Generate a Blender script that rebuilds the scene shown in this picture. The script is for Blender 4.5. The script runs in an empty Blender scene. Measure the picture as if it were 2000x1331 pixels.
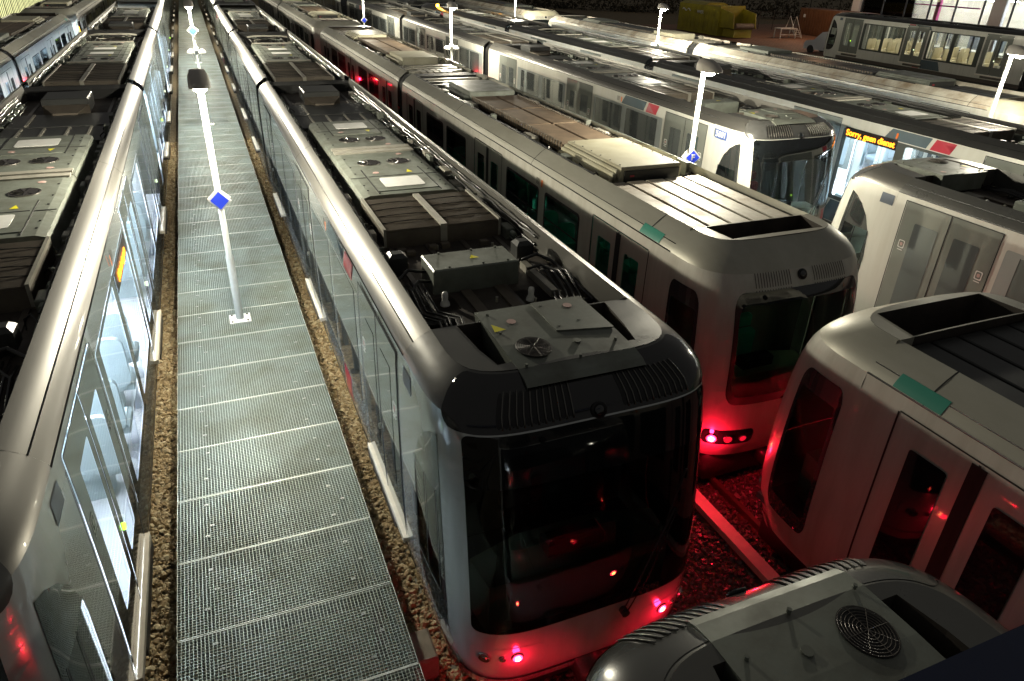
import bpy, math, random
from mathutils import Vector, Matrix
from mathutils.geometry import delaunay_2d_cdt
random.seed(7)
C = bpy.context.scene.collection
sc = bpy.context.scene
R_ = math.radians
# ------------------------------------------------------------------ camera
cam_d = bpy.data.cameras.new('camera'); cam = bpy.data.objects.new('camera', cam_d); C.objects.link(cam)
RM = ((0.9236880329, -0.3819780751, 0.0298859156), (-0.1593497794, -0.4539258387, -0.8766749573), (0.3484366020, 0.8050118528, -0.4801539870))
m3 = Matrix((RM[0], [-v for v in RM[1]], [-v for v in RM[2]])).transposed()
cam.matrix_world = Matrix.Translation((0, 0, 5.62)) @ m3.to_4x4()
cam_d.sensor_width = 36; cam_d.lens = 1371.13 / 2000 * 36; cam_d.clip_end = 2000; cam_d.clip_start = 0.05
sc.camera = cam
# ------------------------------------------------------------------ night sky
w = bpy.data.worlds.new('World'); sc.world = w; w.use_nodes = True
bg = w.node_tree.nodes['Background']; bg.inputs[0].default_value = (0.68, 0.66, 0.62, 1); bg.inputs[1].default_value = 0.065
sc.view_settings.view_transform = 'Standard'; sc.view_settings.look = 'None'; sc.view_settings.gamma = 1; sc.view_settings.exposure = 0.75
try:
    sc.cycles.max_bounces = 6; sc.cycles.transparent_max_bounces = 16; sc.cycles.sample_clamp_indirect = 4.0
    sc.cycles.caustics_reflective = False; sc.cycles.caustics_refractive = False
except Exception: pass

# ------------------------------------------------------------------ materials
MATS = {}
def mat(name, base=(.5, .5, .5), rough=.5, metal=0., coat=0., dirt=0., dscale=3., dcol=None, bump=0., bscale=40., emit=None, es=0., alpha=None, rvar=0., stretch=None, spec=.5):
    m = bpy.data.materials.new(name); m.use_nodes = True; nt = m.node_tree; N = nt.nodes; Lk = nt.links
    b = N['Principled BSDF']
    b.inputs['Base Color'].default_value = (*base, 1); b.inputs['Roughness'].default_value = rough
    b.inputs['Metallic'].default_value = metal; b.inputs['Coat Weight'].default_value = coat; b.inputs['Coat Roughness'].default_value = .04
    b.inputs['Specular IOR Level'].default_value = spec
    if emit: b.inputs['Emission Color'].default_value = (*emit, 1); b.inputs['Emission Strength'].default_value = es
    tc = N.new('ShaderNodeNewGeometry'); mp = N.new('ShaderNodeMapping'); Lk.new(tc.outputs['Position'], mp.inputs[0])
    if stretch: mp.inputs['Scale'].default_value = stretch
    if dirt > 0:
        n = N.new('ShaderNodeTexNoise'); n.inputs['Scale'].default_value = dscale; n.inputs['Detail'].default_value = 8; n.inputs['Roughness'].default_value = .65
        Lk.new(mp.outputs[0], n.inputs['Vector'])
        r = N.new('ShaderNodeValToRGB'); r.color_ramp.elements[0].position = .38; r.color_ramp.elements[1].position = .68
        Lk.new(n.outputs[0], r.inputs[0])
        mx = N.new('ShaderNodeMix'); mx.data_type = 'RGBA'
        dc = dcol or tuple(c * .45 for c in base)
        mx.inputs[6].default_value = (*base, 1); mx.inputs[7].default_value = (*dc, 1)
        mu = N.new('ShaderNodeMath'); mu.operation = 'MULTIPLY'; mu.inputs[1].default_value = dirt
        Lk.new(r.outputs[0], mu.inputs[0]); Lk.new(mu.outputs[0], mx.inputs[0]); Lk.new(mx.outputs[2], b.inputs['Base Color'])
        if rvar > 0:
            a = N.new('ShaderNodeMath'); a.operation = 'MULTIPLY_ADD'; a.inputs[1].default_value = rvar; a.inputs[2].default_value = rough
            Lk.new(r.outputs[0], a.inputs[0]); Lk.new(a.outputs[0], b.inputs['Roughness'])
    if bump > 0:
        n2 = N.new('ShaderNodeTexNoise'); n2.inputs['Scale'].default_value = bscale; n2.inputs['Detail'].default_value = 3
        Lk.new(mp.outputs[0], n2.inputs['Vector'])
        bp = N.new('ShaderNodeBump'); bp.inputs['Strength'].default_value = bump; bp.inputs['Distance'].default_value = .01
        Lk.new(n2.outputs[0], bp.inputs['Height']); Lk.new(bp.outputs[0], b.inputs['Normal'])
    MATS[name] = m; return m
def glass(name, tint=(.8, .85, .85), refl=1.0):
    m = bpy.data.materials.new(name); m.use_nodes = True; nt = m.node_tree; N = nt.nodes; Lk = nt.links
    N.remove(N['Principled BSDF']); out = N['Material Output']
    t = N.new('ShaderNodeBsdfTransparent'); t.inputs[0].default_value = (*tint, 1)
    g = N.new('ShaderNodeBsdfGlossy'); g.inputs['Roughness'].default_value = .01
    f = N.new('ShaderNodeFresnel'); f.inputs[0].default_value = 1.55
    mu = N.new('ShaderNodeMath'); mu.operation = 'MULTIPLY'; mu.inputs[1].default_value = refl; mu.use_clamp = True
    Lk.new(f.outputs[0], mu.inputs[0])
    mx = N.new('ShaderNodeMixShader'); Lk.new(mu.outputs[0], mx.inputs[0]); Lk.new(t.outputs[0], mx.inputs[1]); Lk.new(g.outputs[0], mx.inputs[2])
    Lk.new(mx.outputs[0], out.inputs[0]); MATS[name] = m; return m
def emis(name, col, s):
    m = bpy.data.materials.new(name); m.use_nodes = True; b = m.node_tree.nodes['Principled BSDF']
    b.inputs['Base Color'].default_value = (*[c * .3 for c in col], 1)
    b.inputs['Emission Color'].default_value = (*col, 1); b.inputs['Emission Strength'].default_value = s; MATS[name] = m; return m

mat('cove', (.155, .15, .135), .36, .7, .25, .5, 1.6, (.14, .135, .12), bump=.004, bscale=1.2, stretch=(1, .3, 1))
mat('cove_black', (.035, .035, .033), .35, .2, .3, .4, 2)
mat('cabglass', (.07, .075, .075), .04, .5, 1, bump=.003, bscale=2)
mat('cove_dark', (.12, .12, .11), .27, .5, .5, .5, 2.4, (.085, .083, .075), bump=.004, bscale=1.2, rvar=.12)
mat('old_cove', (.46, .45, .38), .34, .35, .2, .55, 1.4, (.28, .26, .2), rvar=.15, stretch=(1, .4, 1))
mat('paint', (.60, .63, .62), .17, .4, 1.0, .45, 1.0, (.44, .45, .41), bump=.006, bscale=2, stretch=(5, 5, .5))
mat('paint_white', (.66, .66, .60), .26, .1, .6, .35, 1.2, (.48, .46, .38), bump=.006, bscale=2, stretch=(5, 5, .5))
mat('old_paint', (.58, .565, .50), .33, .1, .3, .6, 1.0, (.40, .375, .31), stretch=(5, 5, .5))
mat('band', (.44, .48, .47), .09, .25, 1, .3, 1.5, (.34, .37, .35), bump=.004, bscale=2)
mat('door', (.30, .32, .29), .10, .35, 1, .3, 1.5, (.25, .27, .23), bump=.004, bscale=2)
mat('door_light', (.34, .36, .30), .2, 0, .7, .3, 1.5, bump=.006, bscale=3)
mat('old_door', (.50, .49, .42), .36, .1, .2, .3, 1.5)
mat('darkglass', (.008, .010, .011), .03, 0, 1, bump=.004, bscale=3)
mat('litband', (.10, .11, .10), .12, .15, .7, bump=.003, bscale=2)
mat('sideglass', (.25, .28, .28), .04, .65, 1, bump=.003, bscale=2)
mat('tealglass', (.012, .05, .04), .04, 0, 1)
mat('frame', (.30, .31, .28), .3, .7)
mat('brow_black', (.012, .012, .012), .16, 0, .5)
mat('brow_grey', (.10, .10, .095), .25, .4, .5)
mat('rubber', (.012, .012, .012), .6)
mat('bellows', (.018, .018, .018), .55, bump=.2, bscale=20)
mat('skirt', (.115, .10, .085), .35, .2, .2, .6, 5, (.05, .045, .04), stretch=(1, .5, 3))
mat('dark_skirt', (.03, .03, .03), .45, .1, .1, .4, 4)
mat('sill', (.72, .66, .55), .4, .2, 0, .3, 6)
mat('red', (.50, .045, .07), .28, 0, .7, .2, 2)
mat('greyblue', (.10, .135, .155), .24, 0, .7, .2, 2)
mat('teal_sticker', (.04, .26, .19), .4)
mat('grey_sticker', (.10, .12, .15), .4)
mat('blue_plate', (.07, .12, .32), .4)
mat('white', (.75, .75, .72), .4, 0, 0, .25, 8)
mat('roofwell', (.075, .063, .052), .55, .2, 0, .85, 1.7, (.022, .018, .015), bump=.1, bscale=8, rvar=.2)
mat('roofstrip', (.42, .40, .34), .4, .3, 0, .5, 4)
mat('equip', (.19, .21, .18), .42, .2, .1, .75, 2.6, (.10, .10, .08), rvar=.2, bump=.05, bscale=18)
mat('equip_dark', (.05, .052, .05), .4, .2, 0, .4, 3)
mat('fanmetal', (.55, .50, .46), .25, 1)
mat('mesh_brown', (.17, .145, .115), .55, .4, 0, .6, 3, (.08, .065, .05))
mat('cable', (.02, .02, .02), .28)
mat('cream', (.52, .50, .38), .48, 0, 0, .6, 2.2, (.36, .32, .2), bump=.05)
mat('brownpanel', (.20, .145, .095), .55, 0, 0, .8, 3, (.09, .06, .04), bump=.15)
mat('whitepanel', (.62, .59, .50), .45, .1, 0, .9, 1.5, (.25, .18, .11), rvar=.2)
mat('galv', (.29, .335, .30), .50, .4, 0, .85, 1.1, (.20, .21, .155), rvar=.1)
mat('galv2', (.10, .10, .09), .6, .3, 0, .7, 1.6, (.06, .06, .05), rvar=.2)
mat('edge', (.46, .47, .41), .45, .3, 0, .4, 2)
mat('pole', (.66, .68, .66), .35, .3, 0, .3, 5)
mat('hood', (.45, .42, .38), .5, .1)
mat('blue', (.035, .08, .95), .35)
mat('yellow', (.75, .68, .02), .45)
mat('orange_marker', (.75, .18, .03), .35)
mat('pink', (.50, .33, .30), .5)
mat('stone', (.36, .27, .145), .85, 0, 0, .6, 14, (.20, .14, .08))
mat('stone_b', (.52, .43, .27), .85, 0, 0, .6, 14)
mat('stone_dimmed', (.075, .062, .055), .38, 0, .2, .5, 14)  # near-black copy for the red-lit strips, dimness put into the stone colour
mat('concrete', (.24, .23, .18), .8, 0, 0, .6, 6, bump=.2)
mat('rail', (.18, .12, .09), .4, .7, 0, .5, 4)
mat('railcover', (.78, .74, .66), .45, 0, 0, .5, 3)
mat('seat', (.50, .60, .64), .5); mat('seat_teal', (.05, .42, .32), .55); mat('seat_red', (.16, .03, .03), .5); mat('seat_cream', (.62, .55, .36), .5)
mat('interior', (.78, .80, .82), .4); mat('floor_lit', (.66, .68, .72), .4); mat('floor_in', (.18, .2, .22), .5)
mat('desk', (.50, .58, .42), .5); mat('black', (.008, .008, .008), .5)
mat('bright_steel', (.7, .7, .7), .2, 1)
mat('skip_yellow', (.36, .30, .02), .55, 0, .1, .7, 1.5, (.16, .13, .02))
mat('container', (.16, .075, .035), .6, 0, 0, .5, 1.5)
mat('van', (.55, .56, .58), .3, 0, .8)
mat('brick_dark', (.06, .05, .05), .8, 0, 0, .5, .3)
mat('blue_beam', (.012, .022, .07), .45, 0, .1, .3, 3)
mat('facade_frame', (.04, .05, .07), .4); mat('facade_white', (.72, .72, .74), .5); mat('magenta', (.45, .05, .22), .5)
mat('room', (.62, .58, .46), .7, 0, 0, .4, .6)
mat('foliage', (.05, .045, .03), .9, 0, 0, .7, 1.2)
glass('glass_clear', (.93, .97, .98), 1.2); glass('glass_teal', (.52, .90, .78), 1.2); glass('glass_shield', (.80, .84, .83), 1.4); glass('glass_bright', (.86, .90, .90), 3.2); glass('glass_dark', (.30, .33, .33), 1.5); glass('glass_green', (.66, .88, .72), 1.2); glass('lens', (.9, .9, .9), 1.5)
emis('tube', (.80, .90, 1.0), 54); emis('lampdisc', (1, .95, .78), 60); emis('led', (1.0, .27, .012), 3.2)
emis('led_soft', (1.0, .33, .02), 2.2); emis('tail', (1.0, .015, .05), 14); emis('tail_dim', (1.0, .01, .04), .5); emis('tail_core', (1.0, .45, .10), 22); emis('button', (.45, 1.0, .05), 2.2); emis('button_w', (.8, 1.0, .6), 1.2)
emis('beacon', (1.0, .42, .03), 18); emis('room_light', (1.0, .93, .74), 5); emis('room_light_b', (.95, .96, 1.0), 15); emis('green_led', (.1, .9, .6), .8); emis('yellow_lit', (.95, .95, .45), .75); emis('street', (1, .6, .25), 6)
mat('led_board', (.02, .012, .008), .3)

def gravel_mat(name, ca, cb, sc_):
    m = mat(name, ca, .9); nt = m.node_tree; N = nt.nodes; Lk = nt.links; b = N['Principled BSDF']
    tc = N.new('ShaderNodeTexCoord'); v = N.new('ShaderNodeTexVoronoi'); v.inputs['Scale'].default_value = sc_
    Lk.new(tc.outputs['Object'], v.inputs['Vector'])
    r = N.new('ShaderNodeValToRGB'); r.color_ramp.elements[0].color = (*ca, 1); r.color_ramp.elements[1].color = (*cb, 1)
    Lk.new(v.outputs['Color'], r.inputs[0]); Lk.new(r.outputs[0], b.inputs['Base Color'])
    bp = N.new('ShaderNodeBump'); bp.inputs['Strength'].default_value = .9; bp.inputs['Distance'].default_value = .03; bp.invert = True
    Lk.new(v.outputs['Distance'], bp.inputs['Height']); Lk.new(bp.outputs[0], b.inputs['Normal'])
    return m
gravel_mat('gravel', (.10, .075, .045), (.28, .22, .13), 22)
def brick_mat():
    m = mat('brick_paving', (.24, .13, .08), .8); nt = m.node_tree; N = nt.nodes; Lk = nt.links; b = N['Principled BSDF']
    tc = N.new('ShaderNodeTexCoord'); v = N.new('ShaderNodeTexBrick'); v.inputs['Scale'].default_value = 1.2
    v.inputs['Color1'].default_value = (.34, .18, .11, 1); v.inputs['Color2'].default_value = (.24, .13, .08, 1); v.inputs['Mortar'].default_value = (.1, .07, .05, 1)
    Lk.new(tc.outputs['Object'], v.inputs['Vector']); Lk.new(v.outputs['Color'], b.inputs['Base Color'])
brick_mat()

# ------------------------------------------------------------------ mesh helpers
class MB:
    def __init__(s): s.v = []; s.f = []; s.m = []
    def add(s, v, f, m=0):
        o = len(s.v); s.v += [tuple(p) for p in v]; s.f += [tuple(i + o for i in q) for q in f]; s.m += [m] * len(f); return s
    def box(s, x0, x1, y0, y1, z0, z1, m=0):
        v = [(x, y, z) for z in (z0, z1) for y in (y0, y1) for x in (x0, x1)]
        return s.add(v, [(0, 2, 3, 1), (4, 5, 7, 6), (0, 1, 5, 4), (2, 6, 7, 3), (0, 4, 6, 2), (1, 3, 7, 5)], m)
    def bbox(s, x0, x1, y0, y1, z0, z1, b=.02, m=0):      # bevelled top box
        v = [(x0, y0, z0), (x1, y0, z0), (x1, y1, z0), (x0, y1, z0), (x0, y0, z1 - b), (x1, y0, z1 - b), (x1, y1, z1 - b), (x0, y1, z1 - b),
             (x0 + b, y0 + b, z1), (x1 - b, y0 + b, z1), (x1 - b, y1 - b, z1), (x0 + b, y1 - b, z1)]
        f = [(3, 2, 1, 0), (8, 9, 10, 11)]
        for a in (0, 4):
            for i in range(4): f.append((a + i, a + (i + 1) % 4, a + 4 + (i + 1) % 4, a + 4 + i))
        return s.add(v, f, m)
    def quad(s, a, b, c, d, m=0): return s.add([a, b, c, d], [(0, 1, 2, 3)], m)
    def prism(s, poly, z0, z1, m=0, f=None):
        n = len(poly); v = [(*p, z0) for p in poly] + [(*p, z1) for p in poly]
        if f: v = [f(*p) for p in v]
        fc = [tuple(range(n - 1, -1, -1)), tuple(range(n, 2 * n))] + [(i, (i + 1) % n, n + (i + 1) % n, n + i) for i in range(n)]
        return s.add(v, fc, m)
    def cyl(s, c, r, h, ax='z', n=20, m=0, r2=None, cap=True):
        r2 = r if r2 is None else r2; v = []
        for k, rr in ((0, r), (1, r2)):
            for i in range(n):
                a = 2 * math.pi * i / n; p = (rr * math.cos(a), rr * math.sin(a), k * h)
                if ax == 'x': p = (p[2], p[0], p[1])
                if ax == 'y': p = (p[0], p[2], -p[1])
                v.append((c[0] + p[0], c[1] + p[1], c[2] + p[2]))
        f = [(i, (i + 1) % n, n + (i + 1) % n, n + i) for i in range(n)]
        if cap: f += [tuple(range(n - 1, -1, -1)), tuple(range(n, 2 * n))]
        return s.add(v, f, m)
    def lathe(s, c, prof, n=24, m=0):
        v = []; f = []
        for r, z in prof:
            for i in range(n): a = 2 * math.pi * i / n; v.append((c[0] + r * math.cos(a), c[1] + r * math.sin(a), c[2] + z))
        for k in range(len(prof) - 1):
            for i in range(n): f.append((k * n + i, k * n + (i + 1) % n, (k + 1) * n + (i + 1) % n, (k + 1) * n + i))
        return s.add(v, f, m)
    def tube(s, pts, r, n=6, m=0):
        P = [Vector(p) for p in pts]; v = []; f = []
        for k, p in enumerate(P):
            d = (P[min(k + 1, len(P) - 1)] - P[max(k - 1, 0)]).normalized()
            u = d.cross(Vector((0, 0, 1)) if abs(d.z) < .9 else Vector((1, 0, 0))).normalized(); q = d.cross(u)
            for i in range(n): a = 2 * math.pi * i / n; v.append(p + u * r * math.cos(a) + q * r * math.sin(a))
        for k in range(len(P) - 1):
            for i in range(n): f.append((k * n + i, k * n + (i + 1) % n, (k + 1) * n + (i + 1) % n, (k + 1) * n + i))
        f += [tuple(range(n - 1, -1, -1)), tuple((len(P) - 1) * n + i for i in range(n))]
        return s.add(v, f, m)
    def mesh(s, name, mats, smooth=False):
        me = bpy.data.meshes.new(name); me.from_pydata(s.v, [], s.f)
        for m in (mats if isinstance(mats, (list, tuple)) else [mats]): me.materials.append(MATS[m])
        me.polygons.foreach_set('material_index', s.m)
        me.polygons.foreach_set('use_smooth', [smooth] * len(s.f)); me.update(); return me
def tag(o, label=None, cat=None, group=None, kind=None):
    if label: o['label'] = label
    if cat: o['category'] = cat
    if group: o['group'] = group
    if kind: o['kind'] = kind
    return o
def obj(name, me, parent=None):
    o = bpy.data.objects.new(name, me); C.objects.link(o)
    if parent is not None: o.parent = parent
    return o
def build(mb, name, mats, parent=None, smooth=False): return obj(name, mb.mesh(name, mats, smooth), parent)
def empty(name, loc, rz, label, cat, group=None):
    o = bpy.data.objects.new(name, None); C.objects.link(o); o.location = loc; o.rotation_euler = (0, 0, rz); tag(o, label, cat, group); return o
CACHE = {}
def cpart(key, name, mats, fn, parent, smooth=False):
    """a part whose mesh is made once and shared by every train that has the same part"""
    k = (key, name, str(mats))
    if k not in CACHE:
        r = fn(); CACHE[k] = r.mesh(name, mats, smooth)
    return obj(name, CACHE[k], parent)

def interp(tab, z):
    if z <= tab[0][0]: return tab[0][1]
    for (a, b), (c, d) in zip(tab, tab[1:]):
        if z <= c: return b + (d - b) * (z - a) / (c - a)
    return tab[-1][1]
def smoothtab(tab, z):      # monotone-ish catmull interpolation
    if z <= tab[0][0]: return tab[0][1]
    if z >= tab[-1][0]: return tab[-1][1]
    for i in range(len(tab) - 1):
        if z <= tab[i + 1][0]:
            x0, y0 = tab[i]; x1, y1 = tab[i + 1]; h = x1 - x0; t = (z - x0) / h
            m0 = (y1 - tab[i - 1][1]) / (x1 - tab[i - 1][0]) if i > 0 else (y1 - y0) / h
            m1 = (tab[i + 2][1] - y0) / (tab[i + 2][0] - x0) if i + 2 < len(tab) else (y1 - y0) / h
            return (2 * t**3 - 3 * t * t + 1) * y0 + (t**3 - 2 * t * t + t) * h * m0 + (-2 * t**3 + 3 * t * t) * y1 + (t**3 - t * t) * h * m1
def inpoly(p, poly):
    x, y = p; c = False; n = len(poly); j = n - 1
    for i in range(n):
        xi, yi = poly[i]; xj, yj = poly[j]
        if (yi > y) != (yj > y) and x < (xj - xi) * (y - yi) / (yj - yi) + xi: c = not c
        j = i
    return c
def sub(poly, du, dv):
    out = []; n = len(poly)
    for i in range(n):
        a, b = poly[i], poly[(i + 1) % n]; k = max(1, math.ceil(max(abs(b[0] - a[0]) / du, abs(b[1] - a[1]) / dv) - 1e-6))
        for j in range(k): t = j / k; out.append((a[0] + (b[0] - a[0]) * t, a[1] + (b[1] - a[1]) * t))
    return out
def rrect(u0, u1, v0, v1, r, n=4, rv=None):
    rv = r if rv is None else rv; out = []
    for cx, cy, a0 in ((u1 - r, v1 - rv, 0), (u0 + r, v1 - rv, 90), (u0 + r, v0 + rv, 180), (u1 - r, v0 + rv, 270)):
        for i in range(n + 1): a = math.radians(a0 + 90 * i / n); out.append((cx + r * math.cos(a), cy + rv * math.sin(a)))
    return out
def rect(u0, u1, v0, v1): return [(u0, v0), (u1, v0), (u1, v1), (u0, v1)]
def patch(mb, S, outer, holes=(), du=.5, dv=.2, off=0., m=0, flip=False):
    """triangulated piece of the surface S(u, v), with holes, offset outward by off"""
    polys = [sub(outer, du, dv)] + [sub(h, du, dv) for h in holes]
    pts = []; edges = []
    for p in polys:
        o = len(pts); pts += p; edges += [(o + i, o + (i + 1) % len(p)) for i in range(len(p))]
    us = [p[0] for p in outer]; vs = [p[1] for p in outer]; u0, u1, v0, v1 = min(us), max(us), min(vs), max(vs)
    nu = max(1, round((u1 - u0) / du)); nv = max(1, round((v1 - v0) / dv))
    for i in range(1, nu):
        for j in range(1, nv):
            p = (u0 + (u1 - u0) * i / nu, v0 + (v1 - v0) * j / nv)
            if inpoly(p, outer) and not any(inpoly(p, h) for h in holes): pts.append(p)
    r = delaunay_2d_cdt([Vector(p) for p in pts], edges, [], 0, 1e-6)
    V, F = r[0], r[2]
    def P(u, v):
        p = Vector(S(u, v))
        if off:
            e = 1e-3; a = Vector(S(u + e, v)) - Vector(S(u - e, v)); b = Vector(S(u, v + e)) - Vector(S(u, v - e)); n = a.cross(b).normalized()
            if flip: n = -n
            p = p + n * off
        return p
    keep = []
    for f in F:
        c = ((V[f[0]].x + V[f[1]].x + V[f[2]].x) / 3, (V[f[0]].y + V[f[1]].y + V[f[2]].y) / 3)
        if inpoly(c, outer) and not any(inpoly(c, h) for h in holes): keep.append(tuple(reversed(f)) if flip else tuple(f))
    mb.add([P(v.x, v.y) for v in V], keep, m); return mb
def text(body, size, mname, parent, loc, rot, name='lettering', align='CENTER', extrude=.003, sx=1.0):
    cu = bpy.data.curves.new(name, 'FONT'); cu.body = body; cu.size = size; cu.align_x = align; cu.align_y = 'CENTER'; cu.extrude = extrude; cu.offset = .0035 if mname in ('led', 'white') else 0
    cu.materials.append(MATS[mname]); o = bpy.data.objects.new(name, cu); C.objects.link(o); o.parent = parent; o.location = loc
    o.rotation_euler = rot; o.scale = (sx, 1, 1)
    dg = bpy.context.evaluated_depsgraph_get(); me = bpy.data.meshes.new_from_object(o.evaluated_get(dg)); me.name = name
    bpy.data.objects.remove(o); o = bpy.data.objects.new(name, me); C.objects.link(o); o.parent = parent; o.location = loc; o.rotation_euler = rot; o.scale = (sx, 1, 1)
    return o
def point(name, loc, col, p, r=.05, parent=None):
    l = bpy.data.lights.new(name, 'POINT'); l.color = col; l.energy = p; l.shadow_soft_size = r
    o = bpy.data.objects.new(name, l); C.objects.link(o); o.location = loc
    if parent: o.parent = parent
    return o

# ------------------------------------------------------------------ train body shapes
class Kind: pass
NEW = Kind(); OLD = Kind()
NEW.hw = [(-.55, 1.25), (-.3, 1.285), (.2, 1.325), (1.2, 1.335), (2.1, 1.33), (2.38, 1.315), (2.46, 1.26), (2.53, 1.18), (2.58, 1.09), (2.60, 1.04)]
NEW.yn = [(-.55, -1.55), (-.3, -1.64), (.2, -1.67), (.7, -1.64), (1.3, -1.56), (1.9, -1.46), (2.25, -1.37), (2.4, -1.28), (2.51, -1.14), (2.58, -.99), (2.60, -.93)]
NEW.n = 5.0; NEW.zt = 2.60; NEW.gut = 2.38; NEW.zb = -.5
OLD.hw = [(-.4, 1.20), (-.1, 1.27), (.3, 1.315), (1.2, 1.325), (2.0, 1.32), (2.25, 1.30), (2.38, 1.22), (2.5, 1.08), (2.56, .98)]
OLD.yn = [(-.4, -1.16), (-.1, -1.28), (.4, -1.32), (1.2, -1.28), (1.8, -1.19), (2.1, -1.09), (2.3, -.96), (2.45, -.80), (2.56, -.60)]
OLD.n = 3.9; OLD.zt = 2.56; OLD.gut = 2.27; OLD.zb = -.35
def plan_table(n):
    a = [];
    for i in range(401):
        th = math.pi / 2 * i / 400
        a.append((max(0, math.sin(th)) ** (2 / n), max(0, math.cos(th)) ** (2 / n)))
    s = [0]
    for p, q in zip(a, a[1:]): s.append(s[-1] + math.hypot((q[0] - p[0]) * 1.33, (q[1] - p[1]) * 1.5))
    L = s[-1]; return [(x / L, p) for x, p in zip(s, a)]
for K in (NEW, OLD): K.tab = plan_table(K.n)
def planpt(K, t):
    T = K.tab; a = min(1., abs(t)); lo, hi = 0, len(T) - 1
    while hi - lo > 1:
        mid = (lo + hi) // 2
        if T[mid][0] <= a: lo = mid
        else: hi = mid
    f = (a - T[lo][0]) / max(1e-9, T[hi][0] - T[lo][0]); x = T[lo][1][0] + f * (T[hi][1][0] - T[lo][1][0]); y = T[lo][1][1] + f * (T[hi][1][1] - T[lo][1][1])
    return (x if t >= 0 else -x), y
def nose(K):
    def S(t, z):
        x, d = planpt(K, t); ex = 0
        if abs(t) > 1: ex = (abs(t) - 1) * 2.6
        return (x * smoothtab(K.hw, z), smoothtab(K.yn, z) * d + ex, z)
    return S
def side(K, sgn):
    return lambda y, z: (sgn * smoothtab(K.hw, z), y, z)
def t_at_y(K, frac):   # t where plan depth factor == frac (on the side part)
    for a, (x, d) in K.tab:
        if d <= frac: return a
    return 1.

def cab_window_poly(K):
    if K is NEW:
        return [(-.60, .02), (-.60, 1.2), (-.60, 2.14), (-.66, 2.09), (-.73, 1.98), (-.80, 1.80), (-.86, 1.50), (-.885, 1.05), (-.88, .5), (-.85, .22), (-.80, .08), (-.70, .0)]
    return rrect(-.93, -.63, .02, 1.98, .05, 5, .2)
def mirror(poly): return [(-u, v) for u, v in reversed(poly)]

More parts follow.
